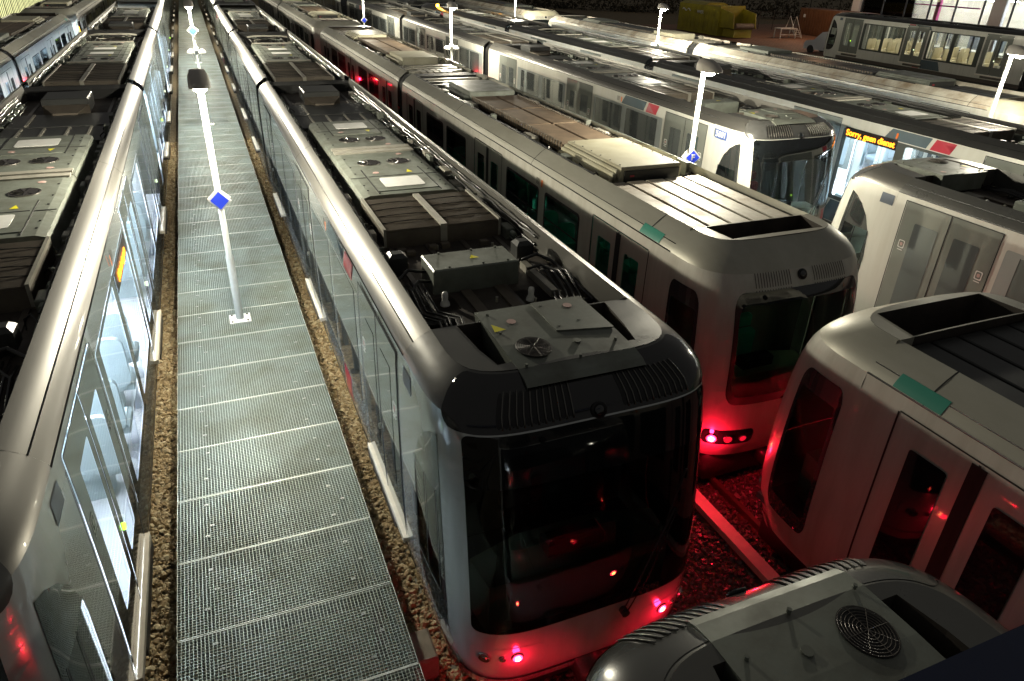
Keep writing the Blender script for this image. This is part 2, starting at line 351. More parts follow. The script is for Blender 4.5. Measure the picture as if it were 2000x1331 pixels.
def cab(K, par, liv, glassfront, tails, key):
    S = nose(K); zg = K.gut
    wsh = rrect(-.475, .475, .30, 2.27, .03, 4, .06) if K is NEW else rrect(-.41, .41, .54, 2.07, .06, 5, .22)
    cw = cab_window_poly(K)
    def shell():
        mb = MB(); patch(mb, S, rect(-1, 1, K.zb, zg), [wsh, cw, mirror(cw)], .035, .12); return mb
    cpart((K.n, 'shell'), 'cab_shell', liv['body'], shell, par, True)
    def top():
        mb = MB(); patch(mb, S, rect(-1, 1, zg, K.zt), [], .03, .04); return mb
    cpart((K.n, 'ctop'), 'cab_roof', liv['cab_top'], top, par, True)
    def cap():
        mb = MB(); n = 41; ring = [S(-1 + 2 * i / (n - 1), K.zt) for i in range(n)]
        poly = [(p[0], p[1]) for p in ring]
        hole = [(-.80, -.02), (-.76, -.5), (-.70, -.80), (.64, -.80), (.70, -.5), (.76, -.02)] if K is NEW else [(-.80, -.02), (-.74, -.50), (.74, -.50), (.80, -.02)]
        patch(mb, lambda x, y: (x, y, K.zt + .012 * (1 - (x / 1.05) ** 2)), poly, [hole], .15, .1)
        zf = 2.2 if K is NEW else 2.12
        h2 = [Vector((*p, K.zt + .008)) for p in hole]
        for i in range(len(h2)):
            a, b = h2[i], h2[(i + 1) % len(h2)]; mb.quad(a, b, Vector((b.x, b.y, zf)), Vector((a.x, a.y, zf)), 1)
        mb.add([(p[0], p[1], zf) for p in hole], [tuple(range(len(hole)))], 1)
        for a, b in ((-1.03, hole[0][0]), (hole[-1][0], 1.03)): mb.quad((a, 0, K.zt), (b, 0, K.zt + .008), (b, 0, 2.2), (a, 0, 2.2))
        return mb
    cpart((K.n, 'cap'), 'roof_hatch', [liv['cab_top'], 'roofwell'], cap, par)
    def ws():
        mb = MB(); patch(mb, S, wsh, [], .035, .1, .004); return mb
    cpart((K.n, 'ws'), 'windshield', glassfront, ws, par, True)
    def wf():
        mb = MB()
        if K is NEW:
            patch(mb, S, rrect(-.475, .475, 1.82, 2.27, .03, 3, .06), [], .035, .1, .008)
        else:
            patch(mb, S, wsh, [rrect(-.385, .385, .66, 1.92, .05, 5, .18)], .03, .1, .008)
        return mb
    cpart((K.n, 'wf'), 'windshield_surround', 'darkglass', wf, par, True)
    for sg, nm in ((1, 'l'), (-1, 'r')):
        def cwin(sg=sg):
            mb = MB(); poly = cw if sg == 1 else mirror(cw)
            if K is NEW: inner = rect(-.86, -.63, .42, 1.55)
            else: inner = rrect(-.905, -.655, .25, 1.74, .015, 3, .05)
            if sg == -1: inner = mirror(inner)
            patch(mb, S, poly, [inner], .03, .12, .005, 0); patch(mb, S, inner, [], .03, .12, .002, 1)
            for e in ((.86, .855), (.745, .738), (.637, .63)) if K is NEW else ():
                u = [-e[0], -e[1]] if sg == 1 else [e[1], e[0]]
                patch(mb, S, rect(min(u), max(u), .42, 1.55), [], .05, .2, .010, 2)
            u = (-.86, -.63) if sg == 1 else (.63, .86)
            if K is NEW: patch(mb, S, rect(*u, .40, .425), [], .05, .2, .010, 3)
            return mb
        cpart((K.n, 'cw', nm), 'cab_window', ['cabglass', glassfront, 'rubber', 'frame'], cwin, par, True)
    def interior():
        mb = MB()
        mb.box(-1.2, 1.2, -1.0, -.06, -.1, -.02, 1)
        mb.box(-1.2, 1.2, -.05, -.03, -.02, 2.1, 2)           # rear bulkhead
        return mb
    cpart((K.n, 'int'), 'cab_interior', ['desk', 'floor_in', 'door'], interior, par)
    def desk():
        mb = MB()
        mb.prism([(-.95, -1.35), (.95, -1.35), (1.0, -.95), (.45, -.8), (-.45, -.8), (-1.0, -.95)], -.02, .62)
        mb.bbox(-.30, .30, -1.2, -1.0, .62, .78, .03, 1); return mb
    dk = cpart((K.n, 'desk'), 'control_desk', ['desk', 'black'], desk, par); dk.location.y = 0 if K is NEW else .42; dk.scale = (1, 1, 1) if K is NEW else (.85, .9, 1)
    def st():
        mb = MB(); sd = -.15 if K is NEW else .0
        mb.bbox(sd - .24, sd + .24, -.62, -.18, .25, .42, .05); mb.bbox(sd - .23, sd + .23, -.24, -.12, .42, 1.0, .05); mb.bbox(sd - .13, sd + .13, -.22, -.13, 1.05, 1.25, .04); mb.cyl((sd, -.4, 0), .06, .25)
        return mb
    cpart((K.n, 'seat'), 'driver_seat', 'seat_red' if K is NEW else 'seat_teal', st, par)
    # front lights
    def cluster(sg):
        mb = MB()
        if K is NEW: patch(mb, S, rrect(min(sg * .20, sg * .49), max(sg * .20, sg * .49), -.16, .1, .02, 4, .1), [], .03, .06, .003)
        else: patch(mb, S, rrect(min(sg * .19, sg * .50), max(sg * .19, sg * .50), -.14, .12, .03, 4, .09), [], .03, .06, .003)
        return mb
    for sg in (-1, 1):
        cpart((K.n, 'cl', sg), 'light_surround', liv['body'] if K is NEW else 'darkglass', lambda: cluster(sg), par, True)
    spec = [(.43, .052), (.365, .028), (.31, .045)] if K is NEW else [(.44, .062), (.345, .052), (.255, .045)]
    for sg in (-1, 1):
        for i, (t, r) in enumerate(spec):
            p = Vector(S(sg * t, -.03)); e = 1e-3
            nrm = (Vector(S(sg * t + e, -.03)) - Vector(S(sg * t - e, -.03))).cross(Vector(S(sg * t, -.03 + e)) - Vector(S(sg * t, -.03 - e))).normalized()
            lit = (tails and ((K is NEW and i == 2) or (K is OLD and i == 0)))
            def lamp():
                mb = MB(); mb.cyl((0, 0, 0), r * 1.18, .014, n=24, m=0); mb.cyl((0, 0, .0145), r, .004, n=24, m=1); mb.cyl((0, 0, .019), r * .55, .006, n=16, m=2); return mb
            o = cpart((K.n, 'lamp', i, lit), 'tail_light' if lit or i else 'headlight', ['frame', 'tail' if lit else ('tail_dim' if tails and K is OLD else 'fanmetal'), 'tail_core' if lit else ('tail_dim' if tails and K is OLD else 'bright_steel')], lamp, par)
            o.location = p + nrm * .004; o.rotation_mode = 'QUATERNION'; o.rotation_quaternion = nrm.to_track_quat('Z', 'Y')
            if lit and tails > .1: point('tail_glow', p + nrm * (.07 if K is NEW else .15), (1, .006, .032), tails, .04, par)
            if lit and tails < 0:
                l = point('tail_beam', p + nrm * .06, (1, .006, .032), 1, .04, par); d_ = bpy.data.lights.new('tail_beam', 'SPOT'); d_.color = (1, .006, .032); d_.energy = -tails; d_.spot_size = R_(78); d_.spot_blend = .8; d_.shadow_soft_size = .04
                l.data = d_; l.rotation_euler = (R_(-90 + 6), 0, 0)
    # wiper
    if K is NEW:
        def wiper():
            mb = MB(); pts = [Vector(S(.10, .20)), Vector(S(.16, .55)), Vector(S(.30, 1.25))]
            mb.tube([p + Vector((0, -.05, 0)) for p in pts], .012); pts = [Vector(S(.13, .2)), Vector(S(.2, .55)), Vector(S(.31, 1.2))]
            mb.tube([p + Vector((0, -.04, 0)) for p in pts], .008); q = Vector(S(.30, 1.25)); mb.tube([q + Vector((-.12, -.03, -.45)), q + Vector((.05, -.035, .42))], .010)
            mb.cyl((S(.115, .2)[0], S(.115, .2)[1] - .07, .19), .04, .08, 'y'); return mb
        cpart('wiper', 'wiper', 'rubber', wiper, par)
        def brow():
            mb = MB(); patch(mb, S, rrect(-.56, .56, 2.285, 2.592, .05, 4, .10), [], .02, .03, .0025); return mb
        cpart('brow', 'front_brow', liv.get('brow', 'brow_grey'), brow, par, True)
        # louvre grilles, two fields of fins across the front of the roof
        for sg in (-1, 1):
            def louv(sg=sg):
                mb = MB(); a, b = (.09, .36) if sg > 0 else (-.36, -.09)
                n = 11
                for i in range(n):
                    u = a + (b - a) * (i + .5) / n; patch(mb, S, rrect(u - .0075, u + .0075, 2.32, 2.52, .0073, 3, .03), [], .02, .03, .0055, 1)
                    P = [Vector(S(u + .0105, z)) for z in (2.31, 2.35, 2.40, 2.46, 2.50, 2.525)]
                    mb.tube([p + Vector((0, -.008, .007)) for p in P], .0065, 6, 0)
                return mb
            cpart(('louv', sg), 'louvre_grille', ['cove', 'black'], louv, par, True)
    else:
        for sg in (-1, 1):
            def louv(sg=sg):
                mb = MB(); a, b = (.07, .30) if sg > 0 else (-.30, -.07)
                for i in range(14):
                    u = a + (b - a) * (i + .5) / 14; patch(mb, S, rect(u - .0028, u + .0028, 2.11, 2.27), [], .02, .04, .003)
                    patch(mb, S, rect(u - .0035, u + .0035, 2.07, 2.085), [], .02, .04, .003)
                return mb
            cpart(('olouv', sg), 'louvre_grille', 'skirt', louv, par)
    def lens():
        mb = MB(); p = S(0, 2.2)
        mb.cyl((0, 0, 0), .07, .02, n=24, m=0); mb.cyl((0, 0, .02), .055, .012, n=24, m=1, r2=.03); return mb
    p = Vector(S(0, 2.2 if K is OLD else 2.33)); o = cpart((K.n, 'lens'), 'marker_lens', ['rubber', 'darkglass'], lens, par, True)
    o.location = p; o.rotation_euler = (R_(62), 0, 0)
    def bump_():
        mb = MB(); patch(mb, S, rect(-.62, .62, K.zb - .03, K.zb + .13), [], .03, .08, .02)
        mb.box(-.95, .95, smoothtab(K.yn, 0) + .25, 0, -.85, K.zb - .01, 1); mb.box(-.14, .14, smoothtab(K.yn, 0) - .12, smoothtab(K.yn, 0) + .5, -.62, -.40, 1); return mb
    cpart((K.n, 'bumper'), 'bumper', [liv['body'], 'dark_skirt'], bump_, par, True)
    # number sticker high on the cab side
    if K is NEW:
        for sg in (-1, 1):
            def stk():
                mb = MB(); patch(mb, S, rect(min(sg * .985, sg * .87), max(sg * .985, sg * .87), 2.12, 2.30), [], .05, .06, .004); return mb
            cpart(('stk', sg), 'fleet_number_plate', 'grey_sticker', stk, par, True)

# ------------------------------------------------------------------ train sections
def wall_layout(K, L, first):
    """door and window spans along a section of length L, counted from the end that has the cab (first) or mirrored"""
    if K is NEW:
        if L < 14: doors = [(3.2, 4.95), (8.3, 10.05)]; wins = [(.5, 1.6), (1.75, 2.95), (5.2, 6.55), (6.7, 8.05), (10.3, 11.45), (11.6, 12.5)]
        else: doors = [(.22, 1.95), (5.85, 7.55), (11.7, 13.4)]; wins = [(2.3, 3.85), (4.1, 5.6), (7.85, 9.4), (9.7, 11.25)]
    else:
        doors = [(.45, 2.05), (5.9, 7.5), (11.6, 13.2)]; wins = [(2.5, 3.8), (4.1, 5.6), (8.1, 9.5), (9.8, 11.2)]
    if not first: doors = [(L - b, L - a) for a, b in doors]; wins = [(L - b, L - a) for a, b in wins]
    return doors, wins

def section(K, par, y0, L, liv, lit, first=True, detail=2, seatm='seat', plate=None, livery_at=None, sides=(-1, 1), real=False):
    """one car section from y0 to y0+L behind its cab or bellows"""
    doors, wins = wall_layout(K, L, first); zg = K.gut
    opened = lit or real
    wz = (.42, 2.04) if K is NEW else (.45, 1.95)
    gl = 'glass_clear' if lit and K is NEW else 'glass_teal'
    for sg in sides:
        S0 = side(K, sg); S = (lambda y, z, S0=S0: S0(y0 + y, z)); flip = sg > 0
        # (for the -x wall  d/dy x d/dz points to +x, so flip is used there)
        fl = not flip
        fl = True if sg < 0 else False
        bandz = (.32, 2.10)
        if K is NEW:
            edges = [];
            ds = sorted(doors); cur = 0.0
            spans = []
            for a, b in ds + [(L, L)]:
                if a - cur > 1.2: spans.append((max(.1, cur + .12), min(L - .1, a - .12)))
                cur = b
            bands = [rrect(a, b, *bandz, .04) for a, b in spans]
        else: bands = []
        dz = (-.02, 2.30) if K is NEW else (-.05, 2.12)
        dpolys = [rrect(a, b, *dz, .04) for a, b in doors]
        wpolys = [rrect(a, b, *wz, .05 if K is NEW else .08) for a, b in wins]
        holes = (bands + dpolys) if (opened and K is NEW) else ((wpolys + dpolys) if opened else [])
        def wall():
            mb = MB(); patch(mb, S, rect(0, L, -.28, zg), holes, 1.0, .2, 0, 0, fl)
            patch(mb, S, rect(0, L, K.zb, -.285), [], 1.0, .1, -.004, 1, fl)
            for q in range(1, int(L / 1.8)):
                if not any(a - .1 < q * 1.8 < b + .1 for a, b in doors): patch(mb, S, rect(q * 1.8, q * 1.8 + .008, -.28, .2), [], 1., .2, .002, 1, fl)
            return mb
        key = (K.n, L, first, opened, sg, y0)
        cpart((key, 'wall'), 'side_wall', [liv['body'], liv['skirt']], wall, par, True)
        def cove():
            mb = MB(); rd = 2.50 if K is NEW else 2.37; patch(mb, S, rect(0, L, zg + .012, rd), [], 1.5, .03, 0, 0, fl); patch(mb, S, rect(0, L, rd + .008, K.zt), [], 1.5, .025, 0, 0, fl)
            a = smoothtab(K.hw, K.zt); mb.quad((sg * a, y0, K.zt), (sg * a, y0 + L, K.zt), (sg * (a - .03), y0 + L, K.zt - .3), (sg * (a - .03), y0, K.zt - .3))
            g = smoothtab(K.hw, zg); mb.box(*sorted((sg * (g - .02), sg * (g + .004))), y0, y0 + L, zg - .004, zg + .012, 1)
            g = smoothtab(K.hw, rd + .004); mb.box(*sorted((sg * (g - .03), sg * (g + .001))), y0, y0 + L, rd - .001, rd + .009, 1)
            for s_ in ((0.6, .0), (L * .33, 0), (L * .66, 0)) if K is OLD else ((L * .5, 0),):
                patch(mb, S, rect(s_[0], s_[0] + .015, zg, K.zt), [], .1, .03, .0015, 1, fl)
            return mb
        cpart((key, 'cove'), 'roof_edge', [liv['cove'], 'rubber'], cove, par, True)
        # panels between the doors
        if K is NEW and detail >= 1:
            for bi, bp in enumerate(bands):
                a, b = spans[bi]; inner = [w_ for w_, (wa, wb) in zip(wpolys, wins) if wa >= a - .05 and wb <= b + .05]
                def bandm(bp=bp, inner=inner):
                    mb = MB(); patch(mb, S, bp, inner if opened else [], 1., .3, .003, 0, fl); return mb
                cpart((key, 'band', bi), 'window_band', 'band' if not lit else 'litband', bandm, par, True)
        for wi, (wp, (wa, wb)) in enumerate(zip(wpolys, wins)):
            def wm(wp=wp, wa=wa, wb=wb):
                mb = MB()
                if K is OLD: patch(mb, S, rrect(wa - .03, wb + .03, wz[0] - .03, wz[1] + .03, .08), [rrect(wa + .02, wb - .02, wz[0] + .02, wz[1] - .02, .06)], 1., .3, .004, 1, fl)
                patch(mb, S, wp, [], 1., .3, -.006 if opened else .006, 0, fl)
                if K is OLD: patch(mb, S, rect(wa, wb, 1.50, 1.53), [], 1., .3, .002, 1, fl)
                if not opened and K is NEW:
                    for e in (wa, wb - .012): patch(mb, S, rect(e, e + .012, *wz), [], 1., .3, .008, 1, fl)
                return mb
            cpart((key, 'win', wi), 'window', [gl if opened else ('sideglass' if K is NEW else 'darkglass'), 'rubber'], wm, par, True)
        for di, (a, b) in enumerate(doors):
            mid = (a + b) / 2
            dm = liv['door']
            for lf, (la, lb) in enumerate(((a + .01, mid - .012), (mid + .012, b - .01))):
                if K is NEW: wr = (la + .26, lb - .13) if lf == 0 else (la + .13, lb - .26)
                else: wr = (la + .2, lb - .2)
                wpoly = rrect(wr[0], wr[1], .46 if K is NEW else .40, 1.98 if K is NEW else 1.86, .03)
                def leaf(la=la, lb=lb, wpoly=wpoly):
                    mb = MB(); patch(mb, S, rrect(la, lb, dz[0] + .01, dz[1] - .01, .02), [wpoly] if opened else [], 1., .3, .008 if K is NEW else -.004, 0, fl); return mb
                d = cpart((key, 'door', di, lf), 'door', dm, leaf, par, True)
                def dw(wpoly=wpoly):
                    mb = MB(); patch(mb, S, wpoly, [], 1., .3, .004 if opened and K is NEW else .012, 0, fl); return mb
                if detail >= 1 or lit: cpart((key, 'dw', di, lf), 'door_window', gl if opened else ('sideglass' if K is NEW else 'darkglass'), dw, d, True)
                if detail >= 2 and K is NEW:
                    def badge(lf=lf, la=la, lb=lb):
                        mb = MB(); c = la + .13 if lf == 0 else lb - .13
                        patch(mb, S, rrect(c - .06, c + .06, 1.50, 1.64, .02), [rrect(c - .045, c + .045, 1.515, 1.625, .02)], 1., .3, .012, 0, fl)
                        patch(mb, S, rrect(c - .025, c + .025, 1.54, 1.6, .02), [], 1., .3, .012, 1, fl)
                        patch(mb, S, rect(c - .05, c + .05, 1.46, 1.475), [], 1., .3, .012, 0, fl); return mb
                    cpart((key, 'badge', di, lf), 'door_sticker', ['white' if not lit else 'frame', 'pink' if not lit else 'frame'], badge, d)
            def seam():
                mb = MB(); patch(mb, S, rect(mid - .012, mid + .012, dz[0], dz[1] - .01), [], 1., .3, .011, 0, fl)
                if K is NEW:
                    patch(mb, S, rect(a - .012, a + .006, dz[0], dz[1]), [], 1., .3, .011, 0, fl); patch(mb, S, rect(b - .006, b + .012, dz[0], dz[1]), [], 1., .3, .011, 0, fl)
                    patch(mb, S, rect(a, b, dz[1] - .012, dz[1] + .004), [], 1., .3, .011, 0, fl)
                else:
                    patch(mb, S, rect(mid - .07, mid + .07, dz[0], dz[1] - .03), [], 1., .3, .006, 0, fl)
                    patch(mb, S, rect(a - .02, a, dz[0], dz[1]), [], 1., .3, .003, 0, fl); patch(mb, S, rect(b, b + .02, dz[0], dz[1]), [], 1., .3, .003, 0, fl)
                    patch(mb, S, rect(a, b, dz[1], dz[1] + .015), [], 1., .3, .003, 0, fl)
                return mb
            cpart((key, 'seam', di), 'door_seal', 'rubber', seam, par)
            if K is NEW and detail >= 1:
                def sl():
                    mb = MB(); x = smoothtab(K.hw, -.05); mb.box(*sorted((sg * (x - .02), sg * (x + .055))), y0 + a - .05, y0 + b + .05, -.07, -.02); mb.box(*sorted((sg * (x + .042), sg * (x + .062))), y0 + a - .05, y0 + b + .05, -.085, -.012)
                    mb.box(*sorted((sg * (x - .02), sg * (x + .06))), y0 + a + .35, y0 + b + .04 , -.22, -.075, 1); return mb
                cpart((key, 'sill', di), 'door_step', ['sill', 'skirt'], sl, par)
                def bt():
                    mb = MB(); mb.cyl((sg * (smoothtab(K.hw, .82) + .008), y0 + mid + .075, .82), .035, sg * .02, 'x', 16); return mb
                cpart((key, 'btn', di), 'door_button', ('button' if di == 0 else 'button_w') if lit else 'frame', bt, par)
        if detail >= 2:
            # side markers: small orange lamp beside a little louvre
            yl = (4.15 if K is NEW else 3.95) if first else L - 4.15; zm = 2.24 if K is NEW else 2.10
            def mk():
                mb = MB(); x = smoothtab(K.hw, 2.1); patch(mb, S, rrect(yl - .03, yl + .03, zm - .085, zm + .05, .028), [], 1., .3, .014, 0, fl); return mb
            cpart((key, 'mk'), 'side_marker', 'orange_marker', mk, par)
            def lv():
                mb = MB()
                for q in range(5): patch(mb, S, rect(yl + .12, yl + .26, zm - .07 + q * .024, zm - .058 + q * .024), [], 1., .3, .004, 0, fl)
                return mb
            cpart((key, 'lv'), 'side_louvre', 'skirt', lv, par)
            if K is NEW:
                def dsh():
                    mb = MB(); random.seed(3)
                    for q in range(int(L / .5)):
                        if random.random() < .75: patch(mb, S, rect(.2 + q * .5, .27 + q * .5, -.46, -.445), [], 1., .3, .006, 0, fl)
                    return mb
                cpart((key, 'dsh'), 'skirt_dashes', 'white', dsh, par)  # short white dashes along the lower skirt
        if livery_at is not None and K is NEW:
            g0 = livery_at
            def pl(pts, m_):
                def fn():
                    mb = MB(); patch(mb, S, pts, [], 1., .2, .004, 0, fl); return mb
                return fn
            # upper run: red stripe, white, grey block; lower run below the windows
            up = [([(g0, 2.12), (g0 + .5, 2.12), (g0 + .40, 2.36), (g0 - .10, 2.36)], 'red'), ([(g0 + .6, 2.12), (g0 + 1.75, 2.12), (g0 + 1.58, 2.36), (g0 + .50, 2.36)], 'greyblue')]
            dn = [([(g0 + .95, -.26), (g0 + 1.45, -.26), (g0 + 1.25, .30), (g0 + .75, .30)], 'red'), ([(g0 + 1.6, -.26), (g0 + 3.1, -.26), (g0 + 2.85, .30), (g0 + 1.37, .30)], 'greyblue')]
            for q, (pts, mm) in enumerate(up + dn):
                cpart((key, 'liv', q, g0), 'livery_stripe', mm, pl(pts, mm), par, True)
        if K is OLD and detail >= 2 and first:
            def gs():
                mb = MB(); patch(mb, S, rect(.28, .78, 2.285, 2.40), [], 1., .03, .006, 0, fl); return mb
            cpart((key, 'green'), 'roof_edge_sticker', 'teal_sticker', gs, par, True)
    # underframe with bogies
    def und():
        mb = MB(); mb.box(-1.05, 1.05, y0 + .1, y0 + L - .1, -.8, K.zb + .02)
        for yb in (y0 + 2.2, y0 + L - 2.2):
            mb.box(-.95, .95, yb - .95, yb + .95, -.9, -.55)
            for q in (-.65, .65):
                for sx in (-1, 1): mb.cyl((sx * .72 - .06, yb + q, -.56), .36, .12, 'x', 24)
        return mb
    cpart((K.n, 'und', y0, L), 'underframe', 'dark_skirt', und, par)
    if opened:
        def inn():
            mb = MB(); mb.box(-1.27, 1.27, y0 + .02, y0 + L - .02, -.06, -.02, 1); zc = 2.19 if K is NEW else 2.18; mb.box(-1.25, 1.25, y0 + .02, y0 + L - .02, zc, zc + .03, 0)
            if lit: mb.box(-.9, .9, y0 + L - .1, y0 + L - .06, -.02, zc, 0)
            return mb
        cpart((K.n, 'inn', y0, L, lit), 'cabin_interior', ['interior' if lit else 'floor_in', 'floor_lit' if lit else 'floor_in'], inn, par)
        def seat1():
            mb = MB(); mb.bbox(.35, 1.2, -.05, .40, .34, .46, .04); mb.box(.6, 1.0, .05, .3, -.02, .34)
            for k in (0, 1): mb.prism(rrect(.37 + .42 * k, .77 + .42 * k, .42, 1.12, .12), -.09, -.02, 0, lambda x, z, y: (x, y, z))
            return mb
        for a, b in wins:
            for q in (0, 1):
                for sx in (0, -1.55):
                    st_ = cpart('seat1', 'seat', seatm, seat1, par); st_.location = (sx, y0 + a + (b - a) * (.25 + .5 * q), 0)
        def poles():
            mb = MB()
            for a, b in doors:
                for yy in (a - .1, b + .1):
                    for sx in (-1, 1): mb.cyl((sx * .75, y0 + yy, 0), .018, 2.15, n=8); mb.box(sx * .78 - .01, sx * .78 + .4 * sx, y0 + yy - .015, y0 + yy + .015, .1, 1.3) if False else None
            return mb
        cpart((K.n, 'poles', y0, L, first), 'grab_poles', 'bright_steel', poles, par)
        if lit:
            def tb():
                mb = MB()
                for sx in (-.62, .62): mb.box(sx - .09, sx + .09, y0 + (1.3 if y0 == 0 else .3), y0 + L - .3, 2.12, 2.16)
                return mb
            cpart((K.n, 'tube', y0, L, lit), 'ceiling_light', lit if isinstance(lit, str) else 'tube', tb, par)

def roof_floor(K, par, y0, y1):
    zf = 2.27 if K is NEW else 2.36; hx = smoothtab(K.hw, K.zt) - .02
    def fn():
        mb = MB(); mb.box(-hx, hx, y0, y1, zf - .03, zf)
        for x in (-.72, -.24, .24, .72): mb.box(x - .03, x + .03, y0, y1, zf, zf + .018, 1)
        return mb
    cpart((K.n, 'floor', y0, y1), 'roof_well', ['roofwell', 'skirt'], fn, par)
def bellows(K, par, y0, y1):
    def fn():
        mb = MB(); n = 6
        for i in range(n * 2):
            a = y0 + (y1 - y0) * i / (2 * n); b = y0 + (y1 - y0) * (i + 1) / (2 * n); k = .93 if i % 2 else .985
            prof = [(-1.28 * k, -.4), (-1.3 * k, 1.2), (-1.28 * k, 2.24 * k + .1), (-1.1 * k, 2.52 * k), (1.1 * k, 2.52 * k), (1.28 * k, 2.24 * k + .1), (1.3 * k, 1.2), (1.28 * k, -.4)]
            mb.prism(prof, a, b, 0, lambda x, z, y: (x, y, z))
        return mb
    cpart((K.n, 'bel', y0, y1), 'bellows', 'bellows', fn, par)

# ---- roof equipment
def fan_disc(mb, x, y, z, r, m0, m1):
    mb.lathe((x, y, z), [(r * 1.12, 0), (r * 1.12, .012), (r, .012), (r, -.03)], 28, m0)
    mb.cyl((x, y, z - .02), r, .003, n=28, m=m1)
def fan_module(par, key='fm'):
    def plate():
        mb = MB(); z0, z1 = 2.2, 2.50
        # top plate curves down toward the nose
        prof = [(-1.04, 2.42), (-.98, 2.455), (-.85, 2.485), (-.5, 2.50), (.14, 2.50)]
        for (a, za), (b, zb) in zip(prof, prof[1:]):
            mb.quad((-.60, a, za), (.56, a, za), (.56, b, zb), (-.60, b, zb))
            for x in (-.60, .56): mb.quad((x, a, za), (x, b, zb), (x * .93, b, z0), (x * .93, a, z0))
        mb.quad((-.60, -1.04, 2.40), (.56, -1.04, 2.40), (.52, -1.0, 2.34), (-.56, -1.0, 2.34)); mb.quad((-.60, .14, 2.5), (.56, .14, 2.5), (.52, .14, 2.2), (-.56, .14, 2.2))
        mb.box(-.005, .55, -.42, .13, 2.503, 2.515)          # raised access plate, front corner cut off
        mb.add([(-.005, -.42, 2.503), (.55, -.52, 2.503), (.55, -.42, 2.503), (-.005, -.42, 2.515), (.55, -.52, 2.515), (.55, -.42, 2.515)], [(0, 1, 2), (3, 4, 5), (0, 1, 4, 3)])
        for x, y in ((-.5, .05), (-.52, -.3), (.07, .05), (.06, -.35), (.45, -.7), (.0, -.85), (.3, -.3), (-.52, -.85)): mb.cyl((x, y, 2.49), .014, .03, n=8)
        mb.cyl((.1, -.62, 2.48), .035, .03, n=14)
        return mb
    o = cpart(key, 'fan_module', 'equip', plate, par); o.location = (.015, 0, .125); o.scale = (.97, 1.09, 1)
    def fan():
        mb = MB(); x, y, z = -.33, -.60, 2.502
        mb.cyl((x, y, z), .165, .004, n=32, m=1)
        for r in (.158, .138, .118, .098, .078, .058, .038):
            pts = [(x + r * math.cos(a * math.pi / 12), y + r * math.sin(a * math.pi / 12), z + .008 + .004 * (1 - r / .16)) for a in range(25)]
            mb.tube(pts, .0022, 5, 0)
        for a in range(8): mb.tube([(x, y, z + .013), (x + .162 * math.cos(a * math.pi / 4), y + .162 * math.sin(a * math.pi / 4), z + .008)], .0022, 5, 0)
        return mb
    cpart('fmfan', 'fan_grille', ['skirt', 'black'], fan, o)
    def st():
        mb = MB(); mb.add([(-.56, -.27, 2.505), (-.44, -.25, 2.505), (-.54, -.13, 2.505)], [(0, 1, 2)], 0)
        return mb
    cpart('fmst', 'warning_sticker', 'yellow', st, o)
    for x_, y_, z_ in ((-.33, -.13, 2.504), (.33, -.02, 2.518)):
        q = cpart('rsticker2', 'round_sticker', 'pink', lambda: MB().cyl((0, 0, 0), .045, .002, n=20), o); q.location = (x_, y_, z_)
def radiator(par, y0, y1, key, old=False):
    def fn():
        mb = MB(); z = 2.52; L = y1 - y0
        mb.box(-.80, .80, y0, y1, 2.26, z - .03, 1)
        for x in (-.80, -.045, .765): mb.box(x, x + (.035 if abs(x) > .1 else .09), y0 - .01, y1 + .01, 2.3, z + .02, 2)
        n = int(L / .0215)
        for i in range(n):
            y = y0 + .015 + (L - .03) * i / n
            for a, b in ((-.765, -.045), (.045, .765)):
                c = .016 * math.sin(math.pi * .5)
                mb.box(a, b, y, y + .008, z - .028, z - .004, 0)
        for k in range(1, 5):
            y = y0 + L * k / 5 if L > 1.2 else y0 + L * k / 5
            for a, b in ((-.76, -.05), (.05, .76)):
                mb.tube([(a, y, z), (a + .2, y, z + .012), ((a + b) / 2, y, z + .016), (b - .2, y, z + .012), (b, y, z)], .006, 5, 3)
        return mb
    return cpart(key, 'radiator', ['mesh_brown', 'mesh_brown', 'roofstrip', 'rubber'], fn, par)
